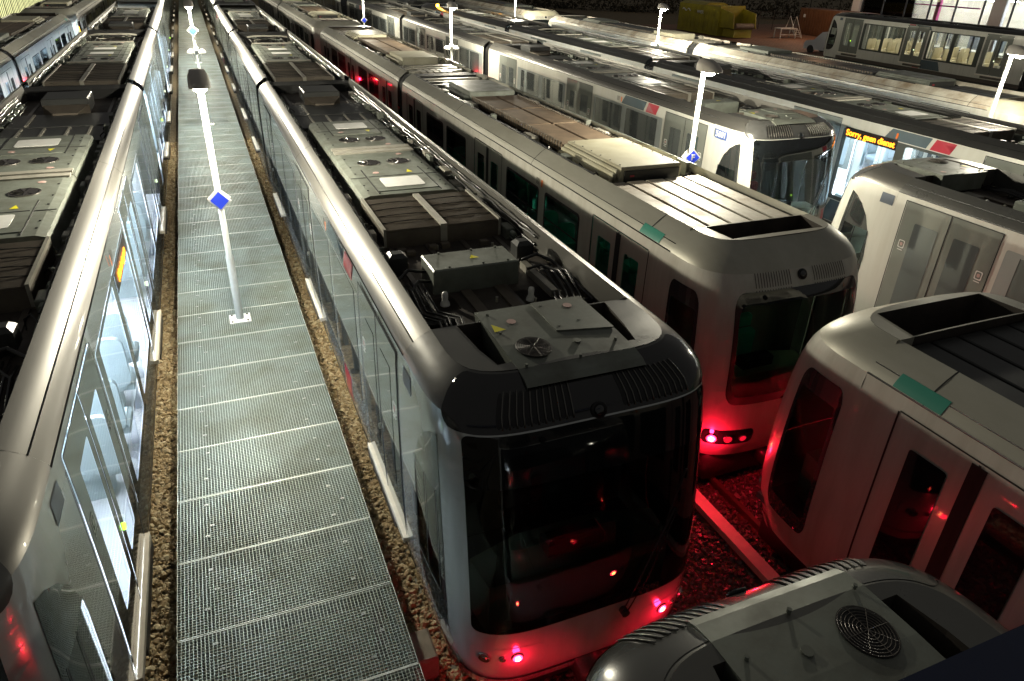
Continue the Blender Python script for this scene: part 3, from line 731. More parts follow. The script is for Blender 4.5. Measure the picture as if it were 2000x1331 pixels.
def ac_unit(par, y0, y1, flip, key, fans=True):
    def fn():
        mb = MB(); L = y1 - y0; prof = [(-.80, 2.26), (-.72, 2.47), (-.62, 2.50), (.62, 2.50), (.72, 2.47), (.80, 2.26)]
        n = len(prof)
        for a, b in zip(prof, prof[1:]): mb.quad((a[0], y0, a[1]), (b[0], y0, b[1]), (b[0], y1, b[1]), (a[0], y1, a[1]))
        for y in (y0, y1): mb.add([(p[0], y, p[1]) for p in prof], [tuple(range(n))])
        Y = (lambda t: y0 + t * L) if not flip else (lambda t: y1 - t * L)
        def bx(x0, x1, a, b, z0, z1, m=0): mb.box(x0, x1, min(Y(a), Y(b)), max(Y(a), Y(b)), z0, z1, m)
        bx(-.7, .7, .99, .93, 2.50, 2.525, 1)
        bx(-.46, .46, .06, .50, 2.50, 2.512); bx(-.44, .44, .35, .36, 2.512, 2.515, 2)
        for s in (-1, 1): bx(s * .47 - .006, s * .47 + .006, .02, .52, 2.50, 2.514, 2); 
        bx(-.72, .72, .355, .362, 2.50, 2.506, 2)
        for s in (-1, 1):
            for t in (.1, .2, .45, .6, .8): mb.cyl((s * .6, Y(t), 2.49), .014, .02, n=8, m=2)
        return mb
    o = cpart(key, 'air_conditioner', ['equip', 'roofstrip', 'rubber'], fn, par)
    L = y1 - y0; Y = (lambda t: y0 + t * L) if not flip else (lambda t: y1 - t * L)
    def wp():
        mb = MB(); r = rrect(-.31, .31, min(Y(.12), Y(.31)), max(Y(.12), Y(.31)), .05)
        mb.prism(r, 2.513, 2.519); return mb
    cpart((key, 'wp'), 'white_label', 'white', wp, o)
    def fans_():
        mb = MB()
        for s in (-1, 1):
            mb.cyl((s * .25, Y(.68), 2.502), .175, .006, n=32, m=1)
            for k in range(8):
                a = k * math.pi / 4; a2 = a + .5
                mb.add([(s * .25, Y(.68), 2.514), (s * .25 + .16 * math.cos(a), Y(.68) + .16 * math.sin(a), 2.512), (s * .25 + .16 * math.cos(a2), Y(.68) + .16 * math.sin(a2), 2.525)], [(0, 1, 2)], 0)
            mb.lathe((s * .25, Y(.68), 2.502), [(.19, 0), (.19, .01), (.17, .014)], 28, 0)
        return mb
    if fans: cpart((key, 'fans'), 'fans', ['fanmetal', 'black'], fans_, o)
    def st():
        mb = MB(); mb.add([(.2, Y(.40), 2.516), (.3, Y(.40), 2.516), (.25, Y(.46), 2.516)], [(0, 1, 2)], 0); return mb
    cpart((key, 'st'), 'warning_sticker', 'yellow', st, o)
    for x_, t_ in ((-.28, .43), (.38, .86)):
        q = cpart('rsticker', 'round_sticker', 'pink', lambda: MB().cyl((0, 0, 0), .05, .003, n=18), o); q.location = (x_, Y(t_), 2.514 if x_ < 0 else 2.503)
    return o
def clutter(par, y0, y1, key, seed, K=NEW, dens=1.0):
    """cable trays, boxes, conduits and clamps in the gutters beside the roof units"""
    def fn():
        rnd = random.Random(seed); mb = MB(); zf = 2.27 if K is NEW else 2.36; x0 = .84; x1 = 1.0
        for sg in (-1, 1):
            for q, zz in ((.88, .04), (.92, .09), (.955, .05), (.985, .12), (1.0, .20), (.99, .26)):
                pts = []; y = y0
                while y < y1: pts.append((sg * (q + rnd.uniform(-.012, .012)), y, min(2.56, zf + zz + rnd.uniform(-.014, .014)))); y += .22
                if len(pts) > 1: mb.tube(pts, rnd.choice((.010, .014, .018)), 6, rnd.choice((0, 0, 3)))
            y = y0 + .1
            while y < y1 - .2:
                k = rnd.random(); l = rnd.uniform(.08, .34); w = rnd.uniform(.06, .13); xa = sg * rnd.uniform(.82, .90)
                if k < .35 * dens: mb.bbox(min(xa, xa + sg * w), max(xa, xa + sg * w), y, y + l, zf, zf + rnd.uniform(.1, .24), .01, rnd.choice((1, 2, 2)))
                elif k < .6: mb.box(min(sg * .86, sg * 1.02), max(sg * .86, sg * 1.02), y, y + .03, zf + .1, zf + .135, 1)
                elif k < .8:
                    c = (sg * .93, y, zf + .12); mb.tube([(c[0], c[1], c[2]), (c[0] - sg * .06, c[1] + .08, c[2] + .06), (c[0] - sg * .13, c[1] + .12, c[2]), (c[0] - sg * .14, c[1] + .1, c[2] - .1)], .012, 6, 0)
                else: mb.cyl((sg * .9, y, zf + .1), .035, .10, 'y', 10, 3)
                y += l + rnd.uniform(.02, .16)
        return mb
    cpart(key, 'roof_cables', ['cable', 'equip', 'roofstrip', 'galv'], fn, par)
def antenna_area(par):
    def gb():
        mb = MB(); mb.bbox(-.60, .42, 1.38, 1.88, 2.24, 2.56, .015)
        for x in (-.4, 0, .3):
            for y in (1.42, 1.84): mb.cyl((x, y, 2.56), .014, .02, n=8)
        return mb
    o = cpart('gb', 'resistor_box', 'equip', gb, par)
    def st():
        mb = MB(); mb.add([(-.1, 1.6, 2.563), (.02, 1.6, 2.563), (-.05, 1.7, 2.563)], [(0, 1, 2)]); return mb
    cpart('gbst', 'warning_sticker', 'yellow', st, o)
    for x, y in ((-.85, 2.05), (.72, 1.98)):
        def bb():
            mb = MB(); mb.bbox(-.11, .11, -.1, .1, 2.36, 2.56, .045); mb.box(-.06, .06, -.05, .05, 2.2, 2.36); return mb
        q = cpart('bb', 'antenna_box', 'equip_dark', bb, par); q.location = (x, y, 0)
    for x, y, r in ((-.56, 1.1, .14), (.38, .92, .25)):
        def pad():
            mb = MB(); mb.box(-r, r, -r * 1.1, r * 1.1, 2.24, 2.27); mb.box(-r * .6, r * .6, -r * .6, r * .6, 2.2, 2.24); return mb
        q = cpart(('pad', r), 'insulator_plate', 'mesh_brown', pad, par); q.location = (x, y, 0)
        def ins():
            mb = MB(); mb.lathe((0, 0, 2.27), [(.055, 0), (.05, .03), (.032, .06), (.036, .12), (.028, .15), (0, .16)], 16); return mb
        cpart(('ins'), 'insulator', 'white', ins, q, True)
    for sg in (-1, 1):
        def cb(sg=sg):
            mb = MB(); rnd = random.Random(5 + sg)
            for k in range(5):
                x = sg * (.68 + .06 * k); y = .3 + rnd.random() * .2
                mb.tube([(x, y + 1.25, 2.34), (x + sg * .03, y + .9, 2.36 + .02 * k), (x + .02 * sg, y + .55, 2.31), (x - sg * .12, y + .22, 2.38), (x - sg * .10, y + .0, 2.34), (x - sg * .02, y - .25, 2.3), (x, y - .6, 2.27)], .013, 7)
            mb.tube([(sg * .6, 1.7, 2.42), (sg * .8, 1.72, 2.46), (sg * .95, 1.6, 2.40), (sg * 1.0, 1.2, 2.36), (sg * .98, .6, 2.33)], .02, 8)
            mb.tube([(sg * .58, 1.5, 2.38), (sg * .75, 1.48, 2.42), (sg * .88, 1.3, 2.38), (sg * .9, .9, 2.31)], .017, 8)
            mb.box(*sorted((sg * .6, sg * 1.0)), .62, .66, 2.27, 2.33)
            return mb
        cpart(('cb', sg), 'cables', 'cable', cb, par, True)
    def ribs():      # worn brown duct covers and small fittings on the roof deck
        mb = MB(); rnd = random.Random(17)
        for x in (-.30, .10): mb.box(x, x + .12, .2, 1.35, 2.27, 2.30)
        mb.box(-.1, .25, .25, .55, 2.27, 2.33, 1); mb.box(.62, .70, .9, 1.8, 2.27, 2.36, 1)
        return mb
    cpart('ribs', 'duct_covers', ['mesh_brown', 'roofstrip'], ribs, par)
    rnd = random.Random(17)
    for _ in range(14):
        q = cpart('stud', 'stud', 'roofstrip', lambda: MB().cyl((0, 0, 0), .018, .06, n=8), par); q.location = (rnd.uniform(-.8, .8), rnd.uniform(.2, 2.7), 2.27)
    for _ in range(8):
        q = cpart('jbox', 'junction_box', 'mesh_brown', lambda: MB().bbox(0, .11, 0, .08, 0, .07, .008), par); q.location = (rnd.uniform(-.8, .7), rnd.uniform(1.9, 2.7), 2.27)
    def fin():      # raised cheek on each side of the cab roof
        mb = MB(); return mb
def strips(par, y0, y1, key):
    def fn():
        mb = MB()
        for x in (-.55, -.18, .22, .58): mb.box(x - .02, x + .02, y0 + .1, y0 + (y1 - y0) * .45, 2.36, 2.385, 1); 
        mb.box(-.55, -.51, y0 + (y1 - y0) * .55, y1 - .1, 2.36, 2.385, 1)
        mb.box(-.85, .85, y0, y1, 2.2, 2.36, 0); mb.box(-.86, .86, (y0 + y1) / 2 - .01, (y0 + y1) / 2 + .01, 2.36, 2.375, 0)
        return mb
    cpart(key, 'walkway_plate', ['equip_dark', 'roofstrip'], fn, par)
def deck_box(par, y, key):
    def fn():
        mb = MB(); mb.bbox(-.42, .42, y, y + .9, 2.36, 2.62, .02, 0)
        mb.add([(-.42, y, 2.5), (.42, y, 2.5), (.22, y - .35, 2.40), (-.22, y - .35, 2.40), (-.42, y, 2.3), (.42, y, 2.3), (.22, y - .35, 2.3), (-.22, y - .35, 2.3)], [(0, 1, 2, 3), (3, 2, 6, 7), (0, 3, 7, 4), (1, 5, 6, 2)], 1)
        return mb
    cpart(key, 'transformer_box', ['equip_dark', 'mesh_brown'], fn, par)
def pantograph(par, y, key):
    def fn():
        mb = MB(); r = .02
        for sx in (-1, 1):
            mb.tube([(sx * .5, y, 2.3), (sx * .35, y + .9, 2.52), (sx * .45, y + .05, 2.58)], r, 6); mb.tube([(sx * .6, y + .2, 2.4), (sx * .6, y + 1.1, 2.4)], r, 6)
        for k in (0, .12, .24): mb.tube([(-.75, y + .05 + k, 2.56), (-.5, y + .05 + k, 2.60), (.5, y + .05 + k, 2.60), (.75, y + .05 + k, 2.56)], .018, 6, 1)
        mb.tube([(-.5, y + .2, 2.45), (.5, y + 1.0, 2.45)], r, 6, 1); mb.tube([(.5, y + .2, 2.45), (-.5, y + 1.0, 2.45)], r, 6)
        for sx in (-.4, .4):
            for q in (0.15, 1.0): mb.lathe((sx, y + q, 2.2), [(.05, 0), (.07, .05), (.04, .07), (.07, .12), (.04, .15), (0, .18)], 12, 1)
        return mb
    cpart(key, 'pantograph', ['equip', 'roofstrip'], fn, par)

def new_roof(par, L1=14.6, j=.6, L2=12.8, full=True, near=True):
    fan_module(par)
    roof_floor(NEW, par, 0, L1)
    antenna_area(par); radiator(par, 2.9, 4.25, 'rad1')
    ac_unit(par, 4.45, 7.1, False, 'ac1'); ac_unit(par, 7.14, 9.7, True, 'ac2')
    strips(par, 9.85, 12.4, 'st1'); deck_box(par, 12.6, 'db1'); clutter(par, 2.2, 13.8, 'cl1', 11)
    if not full: return
    s = L1 + j
    roof_floor(NEW, par, s, s + L2); radiator(par, s + .3, s + 1.7, 'rad2'); radiator(par, s + 1.8, s + 3.3, 'rad3')
    ac_unit(par, s + 3.7, s + 6.3, True, 'ac3'); ac_unit(par, s + 6.34, s + 8.9, False, 'ac4'); pantograph(par, s + 10.2, 'pan1'); clutter(par, s + .3, s + 12, 'cl2', 12)
    s = s + L2 + j
    roof_floor(NEW, par, s, s + L1); deck_box(par, s + .9, 'db2'); radiator(par, s + 2.4, s + 3.7, 'rad4'); radiator(par, s + 3.8, s + 5.1, 'rad5')
    ac_unit(par, s + 5.6, s + 8.2, True, 'ac5'); ac_unit(par, s + 8.25, s + 10.8, False, 'ac6'); clutter(par, s + .3, s + 12, 'cl3', 13)

def far_cab(K, root, yend, liv):
    e = bpy.data.objects.new('rear_cab', None); C.objects.link(e); e.parent = root; e.location = (0, yend, 0); e.rotation_euler = (0, 0, math.pi)
    return e
NLIV = dict(body='paint', skirt='skirt', cove='cove', cab_top='cove', door='door')
def new_train(cx, seam, facing, label, lit=None, liv=NLIV, glassfront='glass_shield', tails=0, group='metro trains parked in the yard', sections=3, detail=(2, 1, 1), livery=None, seatm='seat', shift=0., shell_only=False, real=False):
    root = empty('metro_train', (cx, seam, 0), 0 if facing < 0 else math.pi, label, 'train', group)
    cab(NEW, root, liv, glassfront, tails, 'n')
    L1, j, L2 = 14.6, .6, 12.8
    section(NEW, root, 0, L1, liv, lit, True, detail[0], seatm, livery_at=livery, real=real)
    new_roof(root, full=sections > 1)
    if sections > 1:
        bellows(NEW, root, L1, L1 + j); section(NEW, root, L1 + j, L2, liv, lit, True, detail[1], seatm, livery_at=None)
    if sections > 2:
        bellows(NEW, root, L1 + j + L2, L1 + 2 * j + L2); y = L1 + 2 * j + L2
        section(NEW, root, y, L1, liv, lit, False, detail[2], seatm, livery_at=(L1 - 4.2 if livery is not None else None))
        # closing rounded end
        S = nose(NEW)
        def endshell():
            mb = MB(); T = lambda t, z: (-S(t, z)[0], y + L1 - S(t, z)[1], z)
            patch(mb, T, rect(-1, 1, NEW.zb, NEW.gut), [rrect(-.47, .47, .30, 2.06, .03, 4, .1)], .05, .2, 0, 0, False); patch(mb, T, rect(-1, 1, NEW.gut, NEW.zt), [], .05, .05, 0, 1, False)
            ring = [T(-1 + 2 * i / 40, NEW.zt) for i in range(41)]; mb.add(ring, [tuple(range(41))], 1)
            return mb
        cpart(('endshell', liv['body']), 'rear_cab_shell', [liv['body'], liv['cab_top']], endshell, root, True)
        def endws():
            mb = MB(); T = lambda t, z: (-S(t, z)[0], y + L1 - S(t, z)[1], z); patch(mb, T, rrect(-.47, .47, .30, 2.06, .03, 4, .1), [], .05, .2, 0); return mb
        cpart('endws', 'rear_windshield', 'darkglass', endws, root, True)
    return root

OLIV = dict(body='old_paint', skirt='dark_skirt', cove='old_cove', cab_top='old_cove', door='old_door')
def old_roof(root, L, first, y0, liv_={}):
    roof_floor(OLD, root, y0, y0 + L)
    Y = (lambda a: y0 + a) if first else (lambda a: y0 + L - a)
    def span(a, b): p, q = Y(a), Y(b); return min(p, q), max(p, q)
    def wp():
        mb = MB(); a, b = span(.0, 2.45); n = 5; w = 1.84 / n
        for i in range(n): mb.bbox(-.92 + w * i + .022, -.92 + w * (i + 1) - .022, a, b, 2.36, 2.47, .012)
        return mb
    cpart((y0, 'wp'), 'roof_panels', liv_.get('panels', 'whitepanel'), wp, root)
    def cr():
        mb = MB(); a, b = span(2.6, 4.55)
        mb.bbox(-.56, .60, a, b, 2.42, 2.66, .02, 0)
        for k, (xx, z0, z1) in enumerate(((-.64, 2.42, 2.62), (-.70, 2.42, 2.57), (-.76, 2.42, 2.51))): mb.bbox(xx, xx + .10, a + .02, b - .02, z0, z1, .02, 0)
        mb.box(-.6, .62, a + .05, b - .05, 2.36, 2.42, 1)
        for q in range(6):
            for x in (-.5, .54): mb.cyl((x, a + .15 + q * (b - a - .3) / 5, 2.66), .012, .012, n=8, m=1)
        ya = a if first else b; s = -1 if first else 1
        mb.box(-.50, .55, min(ya, ya + s * .03), max(ya, ya + s * .03), 2.40, 2.60, 1)
        mb.box(-.40, -.32, min(ya, ya + s * .036), max(ya, ya + s * .036), 2.5, 2.53, 2)
        return mb
    cpart((y0, 'cr'), 'air_conditioner', [liv_.get('ac', 'cream'), 'equip_dark', 'red'], cr, root)
    def br():
        mb = MB()
        for k in range(3):
            a, b = span(4.7 + k * 1.68, 4.7 + (k + 1) * 1.68 - .04)
            for xa, xb in ((-.60, -.02), (.02, .60)): mb.bbox(xa, xb, a, b, 2.42, 2.58, .02, 0)
            for q in range(14):
                yy = a + .06 + q * (b - a - .12) / 13
                for x in (-.61, .59): mb.box(x, x + .03, yy, yy + .05, 2.44, 2.60, 1)
        return mb
    cpart((y0, 'br'), 'resistor_units', [liv_.get('units', 'brownpanel'), 'mesh_brown'], br, root)
    def gy():
        mb = MB(); a, b = span(9.9, 11.6); mb.bbox(-.58, .60, a, b, 2.42, 2.66, .02, 0); mb.bbox(-.72, -.6, a, b, 2.42, 2.56, .02, 0); return mb
    cpart((y0, 'gy'), 'converter_box', 'equip' if first else 'cream', gy, root)
    def vn():
        mb = MB()
        for q in (5.5, 9.0):
            a, b = span(q, q + .45)
            for x in (-.88, .70): mb.bbox(x, x + .18, a, b, 2.42, 2.54, .03)
        return mb
    cpart((y0, 'vn'), 'vent_boxes', 'roofstrip', vn, root)
    clutter(root, y0 + (2.7 if first else .3), y0 + L - (.3 if first else 2.7), (y0, 'ocl'), 21 + int(y0), OLD, .5)
    def misc():
        mb = MB(); a, b = span(11.8, 13.6); rnd = random.Random(3)
        for q in range(7): yy = a + (b - a) * q / 7; mb.box(-.85, .85, yy, yy + .09, 2.38, 2.44 + .06 * (q % 2), q % 2)
        for q in range(5): mb.box(-.5 + .2 * q, -.36 + .2 * q, a, a + .6, 2.46, 2.49, 1)
        return mb
    cpart((y0, 'misc'), 'cable_ducts', ['cable', 'roofstrip'], misc, root)
def old_train(cx, seam, facing, label, liv=OLIV, lit=None, glassfront='glass_green', tails=0, group='metro trains parked in the yard', detail=(2, 1), real=False, seatm='seat_teal', sections=2):
    root = empty('metro_train', (cx, seam, 0), 0 if facing < 0 else math.pi, label, 'train', group)
    cab(OLD, root, liv, glassfront, tails, 'o'); L = 13.75
    section(OLD, root, 0, L, liv, lit, True, detail[0], seatm, real=real); old_roof(root, L, True, 0, liv)
    if sections > 1:
        bellows(OLD, root, L, L + .5); section(OLD, root, L + .5, L, liv, lit, False, detail[1], seatm); old_roof(root, L, False, L + .5, liv)
        S = nose(OLD); y = 2 * L + .5
        def endshell():
            mb = MB(); T = lambda t, z: (-S(t, z)[0], y - S(t, z)[1], z); wsh = rrect(-.41, .41, .42, 1.98, .06, 5, .24)
            patch(mb, T, rect(-1, 1, OLD.zb, OLD.gut), [wsh], .05, .2); patch(mb, T, wsh, [], .05, .2, 0, 1); patch(mb, T, rect(-1, 1, OLD.gut, OLD.zt), [], .05, .05)
            ring = [T(-1 + 2 * i / 40, OLD.zt) for i in range(41)]; mb.add(ring, [tuple(range(41))], 0); return mb
        cpart('oendshell', 'rear_cab_shell', [liv['body'], 'darkglass'], endshell, root, True)
    return root

# ================================================================== THE PLACE
# ------------------------------------------------------------------ ground and tracks
G = -1.05
def ground():
    mb = MB(); n = 30
    mb.quad((-300, -80, G), (400, -80, G), (400, 500, G), (-300, 500, G)); return mb
tag(build(ground(), 'ground', 'gravel'), kind='structure')
tag(build(MB().box(46.9, 90, 46, 78, G - .02, G + .02), 'paved_yard', 'brick_paving'), kind='structure')
def track(cx, y0, y1, name='railway_track'):
    mb = MB()
    for s in (-1, 1):
        mb.box(cx + s * .7525 - .035, cx + s * .7525 + .035, y0, y1, G + .12, G + .165); mb.box(cx + s * .7525 - .012, cx + s * .7525 + .012, y0, y1, G + .03, G + .12); mb.box(cx + s * .7525 - .06, cx + s * .7525 + .06, y0, y1, G + .012, G + .03)
    y = y0
    while y < y1: mb.box(cx - 1.25, cx + 1.25, y, y + .25, G - .1, G + .012, 1); y += .62
    tag(build(mb, name, ['rail', 'concrete']), kind='structure')
for cx, a, b in ((2.66, -24, 110), (-2.77, -24, 110), (6.64, -24, 110), (-6.75, -10, 110), (12.03, -10, 120), (16.03, -10, 120), (21.2, -5, 120)): track(cx, a, b)
for cx in (25.5, 29.5, 33.5, 37.5, 41.5, 46.5): track(cx, 5, 130)
mb = MB(); mb.box(5.32, 5.50, -20, 36, -.90, -.86); mb.box(5.33, 5.35, -20, 36, -.97, -.90)
for y in range(-20, 36, 2): mb.box(5.40, 5.46, y, y + .08, G, -.9, 1)
tag(build(mb, 'third_rail', ['railcover', 'rubber']), 'pale covered third rail lit red, lying left of the beige train track', 'third rail')
# ballast stones in the open strips
def stones(spans, size, dens, seed):
    rnd = random.Random(seed); V = []; F = []; Mi = []
    base = [(1, 0, 0), (-1, 0, 0), (0, 1, 0), (0, -1, 0), (0, 0, 1), (0, 0, -1), (.6, .6, .5), (-.6, .55, .5), (-.55, -.6, .5), (.6, -.55, .5)]
    faces = [(4, 6, 7), (4, 7, 8), (4, 8, 9), (4, 9, 6), (0, 2, 6), (2, 7, 6), (2, 1, 7), (1, 8, 7), (1, 3, 8), (3, 9, 8), (3, 0, 9), (0, 6, 9), (5, 2, 0), (5, 1, 2), (5, 3, 1), (5, 0, 3)]
    for (x0, x1, y0, y1, k) in spans:
        n = int((x1 - x0) * (y1 - y0) * dens * k)
        for _ in range(n):
            x = rnd.uniform(x0, x1); y = rnd.uniform(y0, y1); s = size * rnd.choice((1, 1, 1, 1.5)) * rnd.uniform(.45, 1.35) / math.sqrt(k) ** .5; a = rnd.uniform(0, 6.28); t = rnd.uniform(-.7, .7)
            sx, sy, sz = s * rnd.uniform(.6, 1.2), s * rnd.uniform(.6, 1.2), s * rnd.uniform(.5, .9); ca, sa, ct, st = math.cos(a), math.sin(a), math.cos(t), math.sin(t); o = len(V); z = G + rnd.uniform(.0, .03)
            for (px, py, pz) in base:
                j = rnd.uniform(.8, 1.15); px *= sx * j; py *= sy * j; pz *= sz * j; px, pz = px * ct - pz * st, px * st + pz * ct
                V.append((x + px * ca - py * sa, y + px * sa + py * ca, z + pz))
            F += [tuple(i + o for i in f) for f in faces]; Mi += [(0 if rnd.random() < .7 else 1) if x < 1.9 else 2] * len(faces)
    m = MB(); m.v = V; m.f = F; m.m = Mi; return m
sp = [(.96, 1.62, 2.5, 14, 1), (-1.72, -1.02, 2.5, 14, 1), (.96, 1.6, 14, 30, .45), (-1.7, -1.02, 14, 30, .45), (3.5, 5.35, 2.2, 9.5, .8), (2.0, 3.5, 1.6, 4.2, .6), (5.5, 7.0, 4.2, 6.6, .7)]
tag(build(stones(sp, .030, 900, 5), 'ballast', ['stone', 'stone_b', 'stone_dimmed']), 'loose brown ballast stones beside the walkway and tracks', 'ballast', kind='stuff')
# ------------------------------------------------------------------ grating walkway
def grate():
    mb = MB(); x0, x1 = -1.0, 1.0; t = .0031; d = .036
    n = 60
    for i in range(n + 1):
        x = x0 + (x1 - x0) * i / n; mb.box(x - t, x + t, .004, .992, -d, 0)
    n = 30
    for i in range(1, n): y = .996 * i / n; mb.box(x0, x1, y - t * .9, y + t * .9, -d * .6, -.001)
    for a, b in ((.001, .012), (.985, .996)): mb.box(x0 - .003, x1 + .003, a, b, -d, .002, 1)
    for x in (x0, x1): mb.box(x - .003, x + .003, .002, .994, -d, .002, 1)
    return mb
gm = grate().mesh('grating_panel', ['galv', 'edge'])
def clipm():
    mb = MB(); mb.box(-.022, .022, -.016, .016, .001, .006); mb.cyl((0, 0, .006), .008, .005, n=6); return mb
cm = clipm().mesh('clip', 'frame')
rnd = random.Random(4)
for i in range(103):
    o = obj('grating_panel', gm); o.location = (-.035 + rnd.uniform(-.004, .004), 2.107 + i, rnd.uniform(-.003, .003)); o.rotation_euler = (0, rnd.uniform(-.002, .002), 0)
    tag(o, {0: 'nearest grating panel, cut by the bottom edge of the picture', 9: 'grating panel that carries the base plate of the nearest lamp post', 25: 'grating panel that carries the base of the second lamp post'}.get(i, 'galvanised steel grating panel laid across the lit walkway'), 'grating panel', 'grating panels of the walkway')
    if i < 16:
        for cx, cy in ((-.70, .28), (-.62, .52), (-.68, .82), (.62, .2), (.78, .45), (.66, .74)):
            c = obj('clip', cm, o); c.location = (cx + rnd.uniform(-.03, .03), cy + rnd.uniform(-.05, .05), 0)
mb = MB()
for x in (-.95, .88): mb.box(x - .03, x + .03, 1.5, 106, -.17, -.035)
y = 2.107
while y < 106:
    mb.box(-.98, .93, y - .03, y + .03, -.17, -.035)
    for x in (-.85, .8): mb.box(x - .05, x + .05, y - .05, y + .05, G, -.17)
    y += 1
tag(build(mb, 'walkway_frame', 'galv2'), 'steel beams and posts carrying the grating under the walkway', 'frame')
for x0, x1, nm in ((8.25, 10.35, 'second'), (17.65, 19.5, 'third')):
    tag(build(MB().box(x0, x1, 2, 70, -.1, 0), 'walkway', 'galv2'), kind='structure')
mb = MB().bbox(.985, 1.30, 4.62, 5.02, G, -.72, .02)
tag(build(mb, 'concrete_block', 'concrete'), 'low mossy concrete block between the walkway and the dark train front', 'block')
# ------------------------------------------------------------------ lamp posts
LAMPW = 350
LC = (1.0, .93, .74)
def lamp_post(x, y, label, sign=None, box=False, w=LAMPW, top=3.87, group='lamp posts of the yard'):
    r = empty('lamp_post', (x, y, 0), 0, label, 'lamp post', group); dz = top - 3.87
    def pole():
        mb = MB(); mb.lathe((0, 0, 0), [(.062, .01), (.062, 1.15), (.048, 1.20), (.042, 3.845 + dz), (0, 3.845 + dz)], 20); return mb
    cpart(('pole', top), 'pole', 'pole', pole, r, True)
    def base():
        mb = MB(); mb.box(-.17, .17, -.17, .17, .003, .022)
        for a in (-.125, .125):
            for b in (-.125, .125): mb.cyl((a, b, .022), .016, .02, n=6, m=1)
        return mb
    cpart('base', 'base_plate', ['pole', 'skirt'], base, r)
    def hood():
        mb = MB(); sec = []      # cross-sections along y: (y, half width, z bottom, z top)
        for (yy, hw_, zb, zt_) in ((.10, .06, 3.92, 3.98), (.09, .12, 3.87, 4.03), (.05, .145, 3.85, 4.06), (-.12, .155, 3.84, 4.055), (-.30, .15, 3.84, 4.0), (-.42, .13, 3.845, 3.93), (-.47, .07, 3.85, 3.88)):
            sec.append([(-hw_, yy, zb + dz), (-hw_ * .96, yy, zb + (zt_ - zb) * .55 + dz), (-hw_ * .7, yy, zb + (zt_ - zb) * .93 + dz), (0, yy, zt_ + dz), (hw_ * .7, yy, zb + (zt_ - zb) * .93 + dz), (hw_ * .96, yy, zb + (zt_ - zb) * .55 + dz), (hw_, yy, zb + dz)])
        V = [p for q in sec for p in q]; F = []
        for a in range(len(sec) - 1):
            for b in range(6): F.append((a * 7 + b, a * 7 + b + 1, a * 7 + 8 + b, a * 7 + 7 + b))
        F += [tuple(range(7)), tuple(range((len(sec) - 1) * 7, len(sec) * 7))]
        mb.add(V, F); return mb
    cpart(('hood', top), 'lamp_hood', 'hood', hood, r, True)
    def disc():
        mb = MB(); mb.prism([(-.12, .03), (-.125, -.36), (-.08, -.42), (.08, -.42), (.125, -.36), (.12, .03)], 3.842 + dz, 3.858 + dz); mb.lathe((0, -.2, dz), [(.10, 3.842), (.095, 3.80), (.06, 3.775), (0, 3.765)], 18); return mb
    cpart(('disc', top), 'lamp_glass', 'lampdisc', disc, r)
    point('lamp_light', (0, -.2, 3.70 + dz), LC, w * 2, .07, r)
    if sign is not None:
        zz = sign if isinstance(sign, float) else 2.12
        def sg():
            mb = MB(); q = .175
            mb.add([(-q, 0, 0), (0, 0, -q), (q, 0, 0), (0, 0, q), (-q, .012, 0), (0, .012, -q), (q, .012, 0), (0, .012, q)], [(3, 2, 1, 0)[::-1], (4, 5, 6, 7)[::-1], (0, 1, 5, 4), (1, 2, 6, 5), (2, 3, 7, 6), (3, 0, 4, 7)], 0)
            q = .142; mb.add([(-q, -.003, 0), (0, -.003, -q), (q, -.003, 0), (0, -.003, q)], [(0, 1, 2, 3)], 1); mb.box(-.05, .05, .012, .03, -.05, .05, 2); return mb
        for s_, off in ((1, -.075), (-1, .075)):
            g = cpart('sign', 'diamond_sign', ['white', 'blue', 'skirt'], sg, r); g.location = (0, off, zz); g.rotation_euler = (0, 0, 0 if s_ > 0 else math.pi)
            if s_ > 0: g.rotation_euler = (0, 0, R_(-14))
            if sign == 'F' and s_ > 0: text('F', .17, 'white', g, (0, -.006, 0), (math.pi / 2, 0, 0), 'lettering')
    if box:
        def bx():
            mb = MB(); mb.bbox(-.07, .07, -.07, .07, 2.35, 2.58, .02)
            for s in (-1, 1): mb.lathe((s * .17, 0, 2.40), [(.13, 0), (.12, .05), (.07, .10), (0, .12)], 18); mb.tube([(s * .15, 0, 2.4), (s * .1, 0, 2.2), (0, 0, 2.05)], .010)
            return mb
        cpart('bx', 'junction_box', 'white', bx, r, True)
    return r
lamp_post(-.05, 11.68, 'nearest lamp post on the grating walkway, with a plain blue diamond sign', sign=2.12)
lamp_post(-.03, 27.9, 'second lamp post along the grating walkway, with a white box on its pole', sign=3.1, box=True)
lamp_post(-.03, 44.2, 'far lamp post near the top end of the grating walkway')
lamp_post(-.03, 60.4, 'farthest lamp post whose base stands at the very top of the grating walkway')
lamp_post(-.03, 76.6, 'last lamp post beyond the top of the picture over the grating walkway')
lamp_post(9.0, 11.9, 'lamp post with a blue diamond sign lettered F beside the train numbered 5601', sign='F', top=3.82)
lamp_post(9.1, 27.9, 'lamp post with a twin white box behind the roof of the beige train', box=True)
lamp_post(9.1, 43.9, 'far lamp post carrying a small blue diamond beyond the beige trains', sign=2.15)
lamp_post(18.5, 12.4, 'lamp post at the right edge beside the nose of the far pale train', top=3.9, w=150)
lamp_post(18.5, 28.0, 'lamp post in front of the yellow waste container, with a twin white box', box=True)
lamp_post(18.5, 44.0, 'distant lamp post between the far pale trains left of the yellow container')

